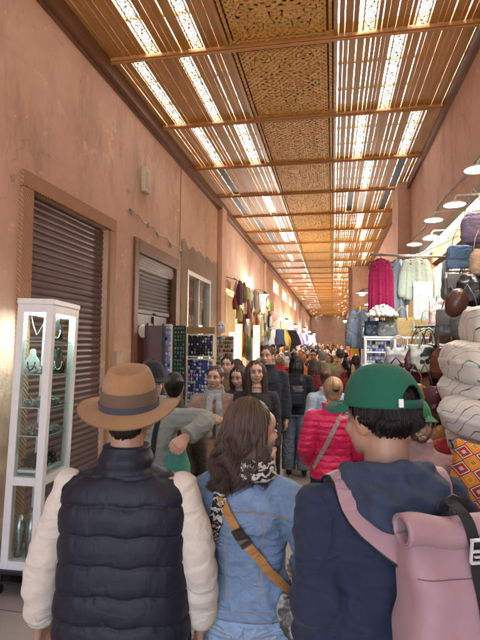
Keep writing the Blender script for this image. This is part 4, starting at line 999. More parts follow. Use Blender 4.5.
# pink puffer
pose = {'armL': ((-.235, -.05, 1.13), (-.20, .14, 1.0)), 'armR': ((.235, -.05, 1.13), (.20, .16, 1.0)), 'head': (R(10), R(5), 0), 'sw': .92}
r, HM = person('woman seen from behind in a bright pink quilted puffer jacket', (.0, 3.85, 0), R(4), 1.58, True, 0, 'blonde', 'bun', pose, ('hot_pink_nylon', (.74, .014, .105), .85, 200, .45, .15, .1), .90, M_jeansD, .0, 1.0, .0075, False, 3, quilt=.055, topname='puffer_jacket', g=.024, coat=.04)
bg = small_bag('small beige shoulder bag of the woman in the pink puffer jacket', r, HM, (.20, .10, .88), (.10, .04, .16), plain('beige_leather', (.45, .36, .27), .5))
strap_over(bg, bvh(child(r, 'puffer_jacket').data), .06, -.16, 1.44, .98, -1, fabric('beige_webbing', (.42, .34, .29)), .035)
m = MB(); m.ell(HM @ V3(.0, -.12, .04), (.03, .02, .025)); m.build('hair_clip', M_black, r, True)
# woman in black with small backpack
pose = {'armL': ((-.23, .0, 1.14), (-.16, .2, 1.10)), 'armR': ((.23, .0, 1.14), (.16, .2, 1.10)), 'legL': ((-.10, .06, .50), (-.10, .0, .09)), 'legR': ((.11, -.02, .50), (.12, -.16, .12)), 'head': (0, R(-6), 0)}
r, HM = person('woman walking away in a black jacket and wide grey blue jeans', (atY(296, 400, 6.9).x, 6.9, 0), R(5), 1.66, True, 0, 'black', 'long', pose, ('black_cotton', (.014, .014, .018)), .88, M_jeansG, .05, 1.25, .009, False, 4, topname='jacket', g=.022)
bg = small_bag('small black leather backpack on the woman in wide jeans', r, HM, (0, -.20, 1.02), (.13, .07, .30), plain('black_leather', (.02, .024, .03), .35), 'backpack', 'backpack')
bv = bvh(child(r, 'jacket').data)
for sx in (-1, 1): strap_over(bg, bv, sx*.07, sx*.1, 1.42, 1.2, -1, M_black, .025)
m = MB(); m.b2(-.09, .09, -.285, -.27, 1.06, 1.2, bev=.01); m.build('front_pocket', plain('black_leather', (.02, .024, .03), .35), bg)
# woman in black long-sleeved top facing the camera
pose = {'armL': ((-.20, .0, 1.14), (-.18, .10, .93)), 'armR': ((.20, .02, 1.14), (.18, .10, .93)), 'head': (R(8), R(2), R(3)), 'sw': .92}
r, HM = person('woman facing the camera in a plain black top and pale jeans', (-.70, 4.45, 0), R(187), 1.68, True, 0, 'brown', 'longfront', pose, ('black_jersey', (.018, .016, .018)), 1.05, M_jeansL, .02, 1.15, .008, True, 6, topname='long_sleeved_top', shoe=M_sneak, coat=0, g=.008)
# scarf woman
pose = {'armL': ((-.25, .0, 1.14), (-.08, .16, 1.22)), 'armR': ((.25, .02, 1.14), (.20, .12, .95)), 'head': (R(-14), R(0), R(-3))}
r, HM = person('woman facing the camera in a beige coat and thick grey scarf', (-1.10, 4.45, 0), R(192), 1.62, True, 0, 'brown', 'tied', pose, ('dusty_beige_wool', (.33, .22, .17)), .72, ('black_trousers', (.02, .02, .02)), .0, 1.0, .008, True, 7, topname='coat', g=.022, flare=.05)
m = MB()
for k, (rr_, z) in enumerate([(.092, 1.44), (.088, 1.475), (.078, 1.51)]): m.tube([(rr_*math.cos(a), -.01+rr_*math.sin(a)*.95, z-.025*math.sin(a)+.005*math.sin(3*a+k)) for a in (2*PI*i/24 for i in range(25))], .026, 10)
for sx, zb in ((-.045, 1.0), (.04, 1.08)): m.tube([(sx, .10, 1.44), (sx*1.2, .145, 1.33), (sx*1.3, .15, 1.2), (sx*1.3, .15, zb)], [.035, .04, .042, .045], 12, flat=.5, round_ends=True)
me = fuse(m, .008, 3); wrinkle(me, .008, (18, 18, 9)); link('scarf', me, fabric('pale_grey_wool', (.33, .35, .34), .75, 100), r, True)
# dark-haired woman behind her
pose = {'head': (R(-35), R(-12), R(0))}
r, HM = person('long haired woman with bowed head just left of the black topped woman', (-.95, 4.95, 0), R(200), 1.60, True, 0, 'brown', 'longfront', pose, ('charcoal_coat', (.03, .03, .032)), .8, ('black_trousers', (.02, .02, .02)), voxel=.009, seed=9, topname='coat', g=.02, coat=0)
# man in grey-green sweater with a hand on his hip
pose = {'armR': ((.27, -.03, 1.16), (.24, .09, .96)), 'armL': ((-.43, .03, 1.40), (-.33, .17, 1.31)), 'head': (R(35), R(-6), 0), 'sw': 1.05}
r, HM = person('man in a black cap and grey green sweater with one elbow stuck out', (-1.17, 3.0, 0), R(176), 1.70, False, 0, 'black', 'short', pose, ('sage_wool', (.235, .26, .225), .8, 130), .90, M_jeansL, voxel=.0075, face=True, seed=10, topname='sweater', g=.024, curl=(.7, .5), palmn=(V3(0, -1, -.2), None), amp=.010)
baseball_cap(r, HM, fabric('black_cap_cotton', (.014, .014, .018)), opening=False, s=.95)
bg = small_bag('teal cloth bag under the arm of the man in the sage sweater', r, HM, (-.17, .02, .82), (.13, .07, .38), fabric('teal_cloth', (.055, .24, .19)), 'cloth_bag')
strap_over(bg, bvh(child(r, 'sweater').data), -.10, -.06, 1.40, 1.05, 1, fabric('black_webbing', (.012, .012, .013)), .032)
# second dark head behind
r, HM = person('dark haired person bent forward behind the man in the sage sweater', (-1.20, 3.55, 0), R(20), 1.60, False, 1, 'black', 'short', {}, ('dark_brown_coat', (.05, .035, .025)), .8, ('black_trousers', (.02, .02, .02)), voxel=.01, face=False, seed=12, topname='jacket', g=.02)
# man in dark coat
pose = {'head': (R(-12), 0, R(2)), 'sw': .96}
r, HM = person('tall man in a dark navy coat facing the camera', (-.79, 5.9, 0), R(184), 1.80, False, 0, 'brown', 'short', pose, ('navy_wool', (.014, .018, .030)), .72, ('black_trousers', (.02, .02, .02)), voxel=.009, seed=13, topname='coat', g=.026)
m = MB(); m.loft([(0, -.005, 1.44, .07, .07), (0, -.002, 1.53, .062, .06)], 18); m.build('shirt_collar', M_white, r, True)
r, HM = person('older grey haired man in a dark coat behind the tall one', (-.86, 6.6, 0), R(182), 1.68, False, 0, 'grey', 'short', {'head': (R(8), R(-5), 0)}, ('charcoal_coat', (.03, .03, .032)), .8, ('black_trousers', (.02, .02, .02)), voxel=.01, seed=14, topname='coat', g=.022)
# seller with green cap at right
pose = {'head': (R(28), R(0), R(4)), 'armR': ((.26, .0, 1.14), (.2, .15, 1.0))}
r, HM = person('smiling bearded man in a small green cap beside the cushions', (.425, 2.62, 0), R(165), 1.555, False, 0, 'black', 'short', pose, ('pink_grey_knit', (.35, .22, .22)), .9, M_jeansD, voxel=.0075, seed=15, topname='jacket', g=.02)
baseball_cap(r, HM, fabric('bright_green_cotton', (.015, .16, .06)), opening=False, s=.93)
m = MB()
for s_ in (-1, 1): m.ell((s_*.034, .045, -.072), (.022, .033, .024), M=HM)
m.ell((0, .062, -.094), (.030, .022, .016), M=HM); m.tube([HM @ V3(-.024, .088, -.050), HM @ V3(0, .100, -.046), HM @ V3(.024, .088, -.050)], [.002, .003, .002], 6); me = fuse(m, .004, 2); wrinkle(me, .002, (60, 60, 60)); link('beard', me, HAIR['chestnut'], r, True)
m = MB(); m.tube([HM @ V3(-.016, .098, -.062), HM @ V3(0, .1035, -.065), HM @ V3(.016, .098, -.062)], [.001, .0035, .001], 6); m.build('teeth', M_white, r, True)
# ---------------------------------------------------------------- the crowd: eight figures built once, then copied with other clothes
CTOPS = {'rust': (.25, .06, .03), 'dark red': (.2, .015, .02), 'black': (.015, .015, .017), 'navy': (.03, .045, .11), 'olive': (.16, .16, .08), 'red': (.45, .03, .03), 'beige': (.45, .36, .26), 'denim blue': (.12, .2, .33), 'pale blue': (.33, .42, .5), 'cream': (.5, .44, .34), 'grey': (.17, .17, .17),
         'orange': (.5, .14, .02), 'brown': (.16, .09, .05), 'green': (.03, .12, .06), 'white': (.6, .6, .58), 'purple': (.09, .03, .11), 'tan': (.32, .2, .1)}
SLOT_TOP = fabric('crowd_top', (.2, .2, .2)); SLOT_LEG = fabric('crowd_legs', (.05, .05, .06)); SLOT_HAIR = HAIR['brown']
LEGS = [fabric('crowd_black', (.015, .015, .017)), M_jeansD, M_jeansG, M_jeansM, fabric('crowd_khaki', (.2, .16, .1))]
CT = {k: fabric('crowd_'+k.replace(' ', '_'), v) for k, v in CTOPS.items()}
protos = []
for i, (fem, sty) in enumerate([(False, 'short'), (True, 'long'), (False, 'short'), (True, 'tied'), (True, 'bun'), (False, 'short')]):
    ps = {'legL': ((-.10, .05+.04*(i % 2), .50), (-.10, .02, .09)), 'legR': ((.11, -.02, .50), (.12, -.10, .11)), 'head': (R([0, -12, 20, 8, -25, 5][i]), R([0, -6, 2, -4, 0, -9][i]), R([0, 3, -3, 2, 0, -2][i])), 'sw': 1.0 if fem else 1.06}
    if i % 3 == 1: ps['armR'] = ((.25, .02, 1.15), (.12, .22, 1.18))
    if i % 3 == 2: ps['armL'] = ((-.26, .0, 1.14), (-.18, .2, 1.05))
    r, HM = person('prototype %d' % i, (0, -30, 0), 0, 1.75, fem, i % 2, 'brown', sty, ps, SLOT_TOP, .86, SLOT_LEG, .0, 1.05, .013, True, 20+i, topname='jacket', g=.024)
    LABELS.clear(); protos.append(r)
rr = random.Random(5); spots = []
fixed = [(-.52, 8.3, 'orange', 'ginger', 0, 5, 1.66), (atY(314, 400, 7.2).x, 7.2, 'dark red', 'brown', 1, 8, 1.62), (atY(327, 400, 5.4).x, 5.4, 'pale blue', 'chestnut', 4, 12, 1.56), (-.18, 8.8, 'olive', 'grey', 0, 0, 1.72), (.20, 7.4, 'dark red', 'black', 3, 10, 1.62), (.14, 9.3, 'tan', 'brown', 2, 350, 1.75),
         (-1.25, 5.7, 'brown', 'black', 0, 178, 1.68), (-1.35, 6.8, 'grey', 'brown', 3, 100, 1.6), (-.98, 7.2, 'black', 'black', 2, 190, 1.66), (-.40, 9.9, 'black', 'black', 5, 180, 1.72)]
for f in fixed: spots.append(f)
cn = list(CTOPS); k = 0
for row in range(24):
    Y = 10.6+row*1.25+rr.uniform(-.2, .2)
    nn = 5 if Y < 19 else 4; x1 = .55 if Y < 19 else .35
    for q in range(nn):
        x = -1.65+(x1+1.65)*(q+.5)/nn+rr.uniform(-.18, .18)
        spots.append((x, Y+rr.uniform(-.35, .35), cn[(k*5+row) % len(cn)], ['black', 'brown', 'chestnut', 'grey', 'blonde', 'black', 'ginger'][(k*3+row) % 7], rr.randrange(6), rr.choice([0, 5, -8, 180, 172, 190]), rr.uniform(1.56, 1.82))); k += 1
seen = set(); ordw = ['', 'short ', 'slim ', 'tall ', 'broad ']
def tree(o):
    yield o
    for c in o.children: yield from tree(c)
for i, (x, y, tc, hc, pi_, deg, h) in enumerate(spots):
    src = protos[pi_]; back = abs((deg+90) % 360-90) < 90
    where = 'behind the pink jacket' if y < 7 and x > -.3 else ('along the left' if x < -1.0 else ('along the right' if x > 0 else 'mid lane'))
    dist = 'in front' if y < 10 else ('halfway back' if y < 17 else 'far back')
    lab = f"{hc} haired person in {tc} {'walking away' if back else 'coming closer'} {where} {dist}"
    def cp(o, par):
        c = o.copy(); C.objects.link(c); c.parent = par
        for sl_ in c.material_slots:
            nmm = sl_.material.name if sl_.material else ''
            new = {'crowd_top': CT[tc], 'crowd_legs': LEGS[i % 5], 'hair_brown': HAIR[hc]}.get(nmm)
            if new: sl_.link = 'OBJECT'; sl_.material = new
        for ch in list(o.children):
            if y > 13 and ch.name.split('.')[0] in ('eye', 'eyebrow', 'lips'): continue
            cp(ch, c)
        return c
    r = cp(src, None); r.location = (x, y, 0); r.rotation_euler = (0, 0, R(deg)); s = h/1.75; r.scale = (s, s, s); r['label'] = lab; r['group'] = 'people in the crowd'
for p in protos:
    for o in list(tree(p))[::-1]: bpy.data.objects.remove(o)
# ================================================================ GOODS AND LAMPS
_me = {}
def again(key, build, loc, rz, label, cat, group, mat=None, scale=1, rot=None):
    """first call builds a one-mesh thing, later calls copy it"""
    if key not in _me: _me[key] = build()
    me = _me[key]; o = bpy.data.objects.new(key, me); C.objects.link(o); o.location = loc; o.rotation_euler = rot if rot else (0, 0, rz); o.scale = (scale,)*3
    if mat:
        if not me.materials: me.materials.append(None)
        o.material_slots[0].link = 'OBJECT'; o.material_slots[0].material = mat
    me.polygons.foreach_set('use_smooth', [True]*len(me.polygons)); return tag(o, label, cat, group)
# ---- disc lamps on arms over the right stall
M_disc = emit('lamp_disc', (1, .97, .9), 7)
def disc_lamp(x, y, z, label, arm=.4, tilt=.0):
    r = thing('wall_lamp', label, 'lamp', (x, y, z), 0, 'round lamps over the right stall')
    m = MB(); m.lathe([(0, .03), (.05, .03), (.09, .012), (.105, 0), (.10, -.004)], 24); m.tube([(0, 0, .03), (0, 0, .06), (.02, 0, .09), (arm, 0, .10)], .010, 8); m.box((arm, 0, .10), (.02, .06, .06)); m.build('lamp_shade', plain('pale_lamp_metal', (.45, .43, .4), .4), r, True); r.scale = (.85, .85, .85)
    m = MB(); m.lathe([(0, -.012), (.07, -.010), (.097, -.004), (.0975, .0)], 24); m.build('lamp_disc', M_disc, r, True)
    r.rotation_euler = (0, tilt, 0)
    l = bpy.data.lights.new('lamp_light', 'SPOT'); l.energy = 4.5; l.spot_size = R(165); l.spot_blend = .6; l.color = (1, .95, .87); l.shadow_soft_size = .1; lo = bpy.data.objects.new('lamp_light', l); C.objects.link(lo); lo.parent = r; lo.location = (0, 0, -.03)
disc_lamp(.98, 3.52, 3.06, 'round lit lamp nearest the camera at the top of the right wall', .46)
disc_lamp(1.0, 4.25, 3.02, 'largest round lit lamp hanging over the stall awning', .44)
disc_lamp(.98, 5.0, 3.08, 'upper one of the middle pair of round lit lamps', .46)
disc_lamp(.99, 5.15, 2.93, 'lower one of the middle pair of round lit lamps', .45)
disc_lamp(.98, 6.15, 3.07, 'farthest round lit lamp over the hanging tunics', .46)
for y in (7.6, 9.0, 12, 14.5, 17, 19): disc_lamp(1.0, y, 2.98, 'round lamp added out of sight to brighten the far right stalls', .42)  # extra unseen lamps, added to even out the light down the lane
def bulb(x, y, z, label, col=(1, .96, .9), e=40, L=28, grp='bright bulbs on the left wall', arm=-.5, s=1.0):
    r = thing('stall_lamp', label, 'lamp', (x, y, z), 0, grp)
    m = MB(); m.lathe([(.0, .10), (.03, .09), (.09*s, .02), (.12*s, .0)], 20); m.tube([(0, 0, .09), (arm*.4, 0, .16), (arm, 0, .14)], .009, 6); m.build('lamp_shade', M_dark, r, True)
    m = MB(); m.ell((0, 0, -.005), (.062*s, .062*s, .055*s)); m.build('bulb', emit('bulb', col, e), r, True)
    l = bpy.data.lights.new('bulb_light', 'POINT'); l.energy = L; l.color = col; l.shadow_soft_size = .08; lo = bpy.data.objects.new('bulb_light', l); C.objects.link(lo); lo.parent = r; lo.location = (0, 0, -.09)
bulb(-2.05, 14.6, 3.30, 'white lamp on a long arm above the hanging goods on the left', L=45)
bulb(-1.9, 20.0, 2.75, 'bright white lamp over the pink and purple clothes', L=60, s=1.5)
bulb(-3.2, 12.6, 2.6, 'warm lamp inside the shop behind the jewellery boards', (1, .88, .6), L=30)
bulb(-1.9, 25.0, 2.7, 'lamp far down the left stalls', L=60, s=1.3)
bulb(-1.7, 30.0, 2.7, 'fifth lamp of the left stalls, beyond the far one', L=60, s=1.3)
bulb(-1.8, 38.0, 2.7, 'distant lamp of the left stalls near the lane end', L=60, s=1.3)
bulb(-1.8, 48.0, 2.7, 'farthest lamp of the left stalls at the lane end', L=80, s=1.3)
_p = atY(362, 293, 13); bulb(_p.x, 13.0, _p.z, 'white bulb against the plain pier at the back right', grp=None, arm=.8, L=40, s=1.3)
bulb(atY(345, 322, 28).x, 28.0, 3.1, 'small yellow lamp at the far end of the lane', (1, .72, .3), e=30, grp=None, arm=.8, L=50, s=1.4)
# ---- lit awning box over the right stall
aw = thing('awning_box', 'long lit metal awning box above the right stall opening', 'awning', (RX, 4.6, 3.2))
m = MB(); m.poly([(-.02, -3.4, .10), (-.02, 2.95, .10), (-.20, 2.95, .02), (-.20, -3.4, .02)], .012); m.b2(-.22, -.20, -3.4, 2.95, -.06, .035); m.b2(-.30, -.02, 2.93, 2.95, -.05, .1); m.build('casing', plain('ivory_metal', (.30, .25, .18), .5), aw)
m = MB(); m.b2(-.18, -.08, -3.3, 2.85, -.04, -.02); m.build('light_tube', emit('warm_tube', (1, .82, .5), 3), aw)
m = MB(); m.b2(RX-.34, RX-.20, 7.56, 7.70, 0, 3.12, bev=.008); o = m.build('stall_post', wood('pale_post_wood', (.4, .24, .1), (.58, .38, .18), .5, 2)); tag(o, 'pale square wooden post at the end of the lit awning', 'post')
# ---- textiles hanging inside the stall opening
cc = [('teal striped', (.08, .3, .28)), ('crimson', (.35, .02, .06)), ('white', (.6, .6, .58)), ('mint', (.35, .55, .45)), ('black', (.02, .02, .03)), ('lilac spotted', (.4, .36, .5)), ('white spotted', (.62, .62, .62)), ('ochre', (.4, .25, .06))]
for i, (nm, c) in enumerate(cc):
    y = 7.35-i*.3; m = MB(); m.sheet(lambda u, v: (RX-.12-.03*math.sin(u*18+i)-.02*v, y-.24*u, 2.85-1.1*v), 14, 10); o = m.build('hanging_textile', fabric('textile_'+nm.replace(' ', '_'), c), None, True, .008); tag(o, f'{nm} cloth hanging under the lit awning', 'textile')
for i in range(5):
    for j in range(4):
        m = MB(); m.box((RX+1.6, 2+i*1.1, .7+j*.5), (.5, .9, .36), bev=.08); o = m.build('folded_rugs', fabric('rug%d' % ((i+j) % 5), [(.3, .05, .04), (.1, .12, .3), (.4, .3, .15), (.2, .2, .2), (.35, .12, .2)][(i+j) % 5])); tag(o, 'folded rugs stacked at the back of the right shop', 'rug', 'folded rugs in the right shop')
# ---- clothes rail with tunics
rl = thing('clothes_rail', 'metal rail of hanging tunics sticking out from the right wall', 'rail', (0, 6.0, 2.93))
m = MB(); m.tube([(.44, 0, 0), (RX, 0, -.06)], .014, 8); m.tube([(1.0, 0, -.02), (RX, .0, .2)], .010, 6); m.build('rail_bar', M_steel, rl, True)
def tunic(x, y, z, w_, L, mat, label, rz=0, sl=.30, name='tunic'):
    m = MB(); rr = random.Random(int(x*100+L*31+y*7))
    def fold(u, v, s): return .022*math.sin(u*15+x*9)*v+.012*math.sin(u*29+3+x*4)*v+s*(.022+.01*math.sin(u*PI))
    rows = []; N = 22
    for k in range(18):
        v = k/17; hw = w_/2*(1+.14*v) if v > .12 else w_/2*(.55+.45*v/.12)
        zz = -L*v; a = [Vector((-hw+2*hw*i/N, fold(i/N, v, -1), zz-.02*(1-v)*abs(i/N-.5)*2*4*(v < .1))) for i in range(N+1)]; b = [Vector((hw-2*hw*i/N, fold(1-i/N, v, 1), zz)) for i in range(N+1)]; rows.append(a+b)
    m.rings(rows)
    sf = min(1, w_/.26); r = thing(name, label, 'tunic', (x, y, z), rz); m.build('cloth_body', mat, r, True)
    for s_ in (-1, 1):
        m = MB(); m.tube([(s_*w_*.42, 0, -.06), (s_*w_*.56, 0, -.22), (s_*w_*.60, .0, -.22-sl)], [.05*sf, .055*sf, .058*sf], 12, flat=.6, round_ends=True); m.build('sleeve', mat, r, True)
    m = MB(); m.tube([(-.15, 0, -.06), (0, 0, 0), (.15, 0, -.06)], .006, 5); m.tube([(0, 0, 0), (0, 0, .05), (.02, 0, .06)], .004, 5); m.build('hanger', M_dark, r, True)
tunic(atY(381, 300, 6).x, 6.0, 2.88, .19, .72, fabric('magenta_cloth', (.30, .006, .075)), 'magenta tunic, leftmost on the rail', 0, .45)
tunic(atY(398, 300, 6.05).x, 6.05, 2.87, .17, .74, fabric('slate_cloth', (.20, .26, .33)), 'slate blue tunic between the magenta and mint ones', .1, .3)
tunic(atY(416, 300, 6).x, 6.0, 2.87, .26, .50, fabric('mint_cloth', (.42, .52, .48)), 'pale mint tunic at the wall end of the rail', 0, .2)
m = MB(); m.sheet(lambda u, v: (.93+.22*u, 5.93+.012*math.sin(u*12), 2.58-.58*v), 10, 10); o = m.build('pale_cloth', fabric('ice_blue_cloth', (.52, .62, .66)), None, True, .01); tag(o, 'ice blue cloth hanging in front of the mint tunic', 'cloth')
# ---- tiered stand under the rail
st = thing('display_stand', 'tiered white display stand under the hanging tunics', 'display stand', (.86, 6.05, 0))
for z in (.5, 1.0, 1.58, 1.93): m = MB(); m.b2(-.50, .50, -.30, .30, z-.02, z); m.build('shelf', M_white, st)
m = MB()
for x in (-.49, .49):
    for y in (-.29, .29): m.b2(x-.015, x+.015, y-.015, y+.015, 0, 1.93)
m.build('stand_frame', M_steel, st)
def basket():
    m = MB(); prof = [(0, 0), (.10, 0), (.125, .05), (.145, .16), (.155, .23), (.150, .235), (.138, .16), (.118, .05), (0, .012)]
    N = 40; R_ = []
    for r_, z in prof: R_.append([Vector((r_*1.15*math.cos(2*PI*j/N), r_*.8*math.sin(2*PI*j/N), z+.012*math.cos(4*PI*j/N)*(z > .2))) for j in range(N)])
    m.rings(R_, False)
    for s_ in (-1, 1): m.tube([(-.06, s_*.12, .2), (-.05, s_*.13, .32), (0, s_*.13, .36), (.05, s_*.13, .32), (.06, s_*.12, .2)], .007, 6)
    me = m.mesh('basket'); return me
t = NT('woven_straw'); w_ = t.n('TexWave', bands_direction='Z'); w_.inputs['Scale'].default_value = 24; w_.inputs['Distortion'].default_value = 1.2; t.l(t.co(), w_.inputs['Vector']); b_ = t.n('TexWave', bands_direction='DIAGONAL'); b_.inputs['Scale'].default_value = 30; t.l(t.co(), b_.inputs['Vector'])
f = t.mix(.5, w_.outputs['Fac'], b_.outputs['Fac']); t.base(t.mix(f, (.33, .24, .10), (.56, .45, .24))); t.rough(.8); t.bump(f, .9, .006); M_straw = t.m
again('straw_basket', basket, (.77, 5.9, 1.935), .1, 'straw basket on the left of the stand top', 'basket', None, M_straw, .95)
again('straw_basket', basket, (1.08, 5.95, 1.935), -.2, 'straw basket beside the checked bag on the stand top', 'basket', None, M_straw, .85)
def pile(seed, n, wx, wy, h, s=.05):
    def f():
        rr = random.Random(seed); m = MB()
        for _ in range(n):
            a = rr.uniform(0, 2*PI); q = rr.random()**.5; x, y = q*wx*math.cos(a), q*wy*math.sin(a); z = h*(1-q*q)*rr.uniform(.3, 1)
            m.ell((x, y, z), (s*rr.uniform(.5, 1.2), s*rr.uniform(.5, 1.2), s*rr.uniform(.4, .8)), Euler((rr.uniform(0, 3), rr.uniform(0, 3), 0)).to_matrix(), 8, 6)
        return m.mesh('pile')
    return f
o = again('fluffy_hat', pile(1, 260, .17, .12, .12, .026), (.56, 5.75, 2.17), 0, 'white fluffy trim over the handles of the grey bags', 'bag trim', None, fabric('white_fluff', (.62, .64, .62), .8, 60), 1)
def tote(w_=.3, h=.26, d=.10, hand=.16, seed=0):
    def f():
        m = MB(); m.loft([(0, 0, 0, w_/2*.9, d/2), (0, 0, .03, w_/2, d/2*1.1), (0, 0, h*.6, w_/2, d/2), (0, 0, h, w_/2*.97, d/2*.5)], 24, ex=4)
        me = fuse(m, .011, 2); wrinkle(me, .010, (11, 11, 11), seed); bm = bmesh.new(); bm.from_mesh(me); q = MB(); q.bm.free(); q.bm = bm
        for s_ in (-1, 1): q.tube([(-w_*.25, s_*d*.3, h*.9), (-w_*.22, s_*d*.35, h+hand*.7), (0, s_*d*.35, h+hand), (w_*.22, s_*d*.35, h+hand*.7), (w_*.25, s_*d*.3, h*.9)], .008, 6)
        return q.mesh('tote')
    return f
Lth = lambda n, c, r=.4: plain(n, c, r, 0, .25, .6, 12)
again('tote_bag', tote(.28, .2, .12, .12, 1), (.48, 5.85, 1.935), 0, 'dark blue leather bag at the corner of the stand', 'bag', None, Lth('blue_black_leather', (.03, .06, .1), .25), .9)
again('tote_bag', tote(.28, .2, .12, .12, 1), (.62, 5.80, 1.935), .2, 'grey handled bag next to the dark blue one', 'bag', None, Lth('grey_leather', (.14, .17, .18), .3), .85)
t = NT('checked_cloth'); ck = t.n('TexBrick'); ck.inputs['Scale'].default_value = 20; ck.offset = 0; ck.inputs['Brick Width'].default_value = .5; ck.inputs['Row Height'].default_value = .5; ck.inputs['Mortar Size'].default_value = .03; t.l(t.co(), ck.inputs['Vector']); ck.inputs['Color1'].default_value = (.5, .4, .38, 1); ck.inputs['Color2'].default_value = (.58, .46, .44, 1); ck.inputs['Mortar'].default_value = (.25, .14, .15, 1)
t.base(ck.outputs[0]); t.rough(.85); M_check = t.m
again('checked_bag', tote(.3, .36, .14, .10, 4), (1.13, 5.35, 2.0), 0, 'pale pink checked bag in front of the hanging textiles', 'bag', None, M_check, .9)
st2 = thing('display_table', 'low goods table in front of the right shop', 'table', (1.05, 4.9, 0)); m = MB(); m.b2(-.36, .38, -.9, .7, 1.62, 1.66); m.b2(-.36, .38, -.9, .7, 1.0, 1.03); m.build('table_top', M_frame, st2)
for x in (-.33, .35):
    for y in (-.85, .65): m = MB(); m.b2(x-.03, x+.03, y-.03, y+.03, 0, 1.62); m.build('leg', M_frame, st2)
again('tote_bag', tote(.28, .2, .12, .12, 1), (1.06, 4.9, 1.82), .1, 'brown leather satchel with handle under the checked bag', 'bag', None, Lth('taupe_leather', (.10, .07, .06), .35), 1.05)
m = MB(); m.b2(-.17, .17, -.12, .12, 0, .155, bev=.02); me = m.mesh('box'); 
o = link('leather_case', me, Lth('taupe_leather', (.10, .07, .06), .35)); o.location = (1.06, 4.95, 1.665); tag(o, 'brown leather case lying on the goods table', 'case')
# trays of blue and white trinkets
def trinkets(seed, nx, nz_, w_, h_, cols_, wh='disc'):
    pass
M_tr = [plain('trinket_blue', (.05, .09, .3), .25), plain('trinket_white', (.65, .66, .7), .3), plain('trinket_lilac', (.35, .33, .62), .3), plain('trinket_black', (.02, .02, .03), .3), plain('trinket_gold', (.45, .28, .06), .3, .7), plain('trinket_teal', (.04, .25, .25), .3), plain('trinket_red', (.4, .03, .03), .3), plain('trinket_green', (.06, .25, .04), .3)]
def mk_magnet(k):
    def f():
        m = MB()
        if k == 0: m.lathe([(0, -.004), (.018, -.004), (.02, 0), (.012, .006), (0, .008)], 10, M=Matrix.Rotation(PI/2, 4, 'X'))
        elif k == 1: m.box((0, 0, 0), (.028, .008, .036), bev=.004); m.ell((0, -.006, 0), (.009, .006, .012), seg=8, rings=6)
        else: m.ell((0, 0, .008), (.012, .008, .016), seg=8, rings=6); m.ell((0, 0, -.014), (.009, .006, .01), seg=8, rings=6)
        return m.mesh('m')
    return f
def board(x0, x1, y, z0, z1, mat, label, nx, nz_, pal, mlabel, frame=None, facing=0, seed=1, s=1.4, tilt=0, cat='display board', item='fridge_magnet', icat='magnet'):
    b = thing('display_board', label, cat, ((x0+x1)/2, y, z0), facing); w_ = x1-x0; h_ = z1-z0
    m = MB(); m.b2(-w_/2, w_/2, 0, .02, 0, h_); m.build('backboard', mat, b)
    m = MB(); 
    for a in ((-w_/2-.015, -w_/2+.004, 0, h_), (w_/2-.004, w_/2+.015, 0, h_), (-w_/2+.005, w_/2-.005, -.01, .012), (-w_/2+.005, w_/2-.005, h_-.012, h_+.01)): m.b2(a[0], a[1], -.012, .024, a[2], a[3])
    m.build('board_frame', frame or M_white, b)
    m = MB(); m.b2(-w_/2, -w_/2+.03, .03, .06, -z0, h_*.9); m.b2(w_/2-.03, w_/2, .03, .06, -z0, h_*.9); m.build('easel', M_dark, b)
    rr = random.Random(seed); c, s_ = math.cos(facing), math.sin(facing)
    for i in range(nx):
        for j in range(nz_):
            if rr.random() < .06: continue
            lx = -w_/2+w_*(i+.5)/nx+rr.uniform(-.004, .004); lz = h_*(j+.5)/nz_+rr.uniform(-.004, .004); k = rr.randrange(3)
            o = again(item+'_%d' % k if 0 else item+'abc'[k], mk_magnet(k), (b.location.x+lx*c+.009*s_, b.location.y+lx*s_-.009*c, z0+lz), facing, mlabel, icat, mlabel+'s', M_tr[rr.choice(pal)], s*rr.uniform(.8, 1.1)); o.name = item
M_lil = plain('lilac_board', (.33, .30, .55), .5); M_blk = plain('black_board', (.015, .017, .02), .6); M_nvy = plain('deep_blue_board', (.04, .045, .14), .5)
# left fronts: door leaf standing open, boards of magnets
m = MB(); m.b2(-2.93, -2.60, 7.14, 7.20, 0, 2.12, bev=.006)
lf = thing('open_door_leaf', 'dark red brown wooden door leaf standing open beside the magnet boards', 'door', (atY(146, 350, 6.35).x, 6.35, 0), R(10)); m.bm.free(); m = MB(); m.b2(-.22, .22, 0, .04, 0, 2.06, bev=.004); m.build('door_panel', wood('red_brown_door', (.06, .018, .012), (.13, .045, .03), .35, 2), lf)
m = MB(); m.b2(-.26, -.221, -.01, .05, 0, 2.09); m.b2(.221, .245, -.01, .05, 0, 2.09); m.build('door_stile', M_black, lf)
board(atY(158.5, 350, 6.62).x, atY(171, 350, 6.62).x, 6.62, 1.0, 2.08, M_lil, 'narrow lilac board hung with small white and blue trinkets', 4, 14, [1, 1, 2, 1, 0], 'small trinket on the narrow lilac board', seed=2, s=1.2)
board(atY(174, 350, 6.66).x, atY(185, 350, 6.66).x, 6.66, 1.25, 2.06, M_blk, 'narrow black board hung with green and gold charms', 4, 14, [7, 4, 5, 7], 'green or gold charm on the narrow black board', M_black, seed=3, s=.95)
board(atY(188, 350, 7.55).x, atY(213, 350, 7.55).x, 7.55, 1.60, 1.95, M_blk, 'small dark board of black pendants above the blue magnet board', 9, 8, [3, 0, 1, 3, 4], 'tiny pendant on the small dark board', seed=4, s=.95)
board(atY(188, 350, 7.5).x, atY(213, 350, 7.5).x, 7.50, .75, 1.56, M_nvy, 'wide blue board full of white and blue fridge magnets', 9, 14, [1, 2, 1, 0], 'white or blue magnet on the wide blue board', seed=5, s=1.25)
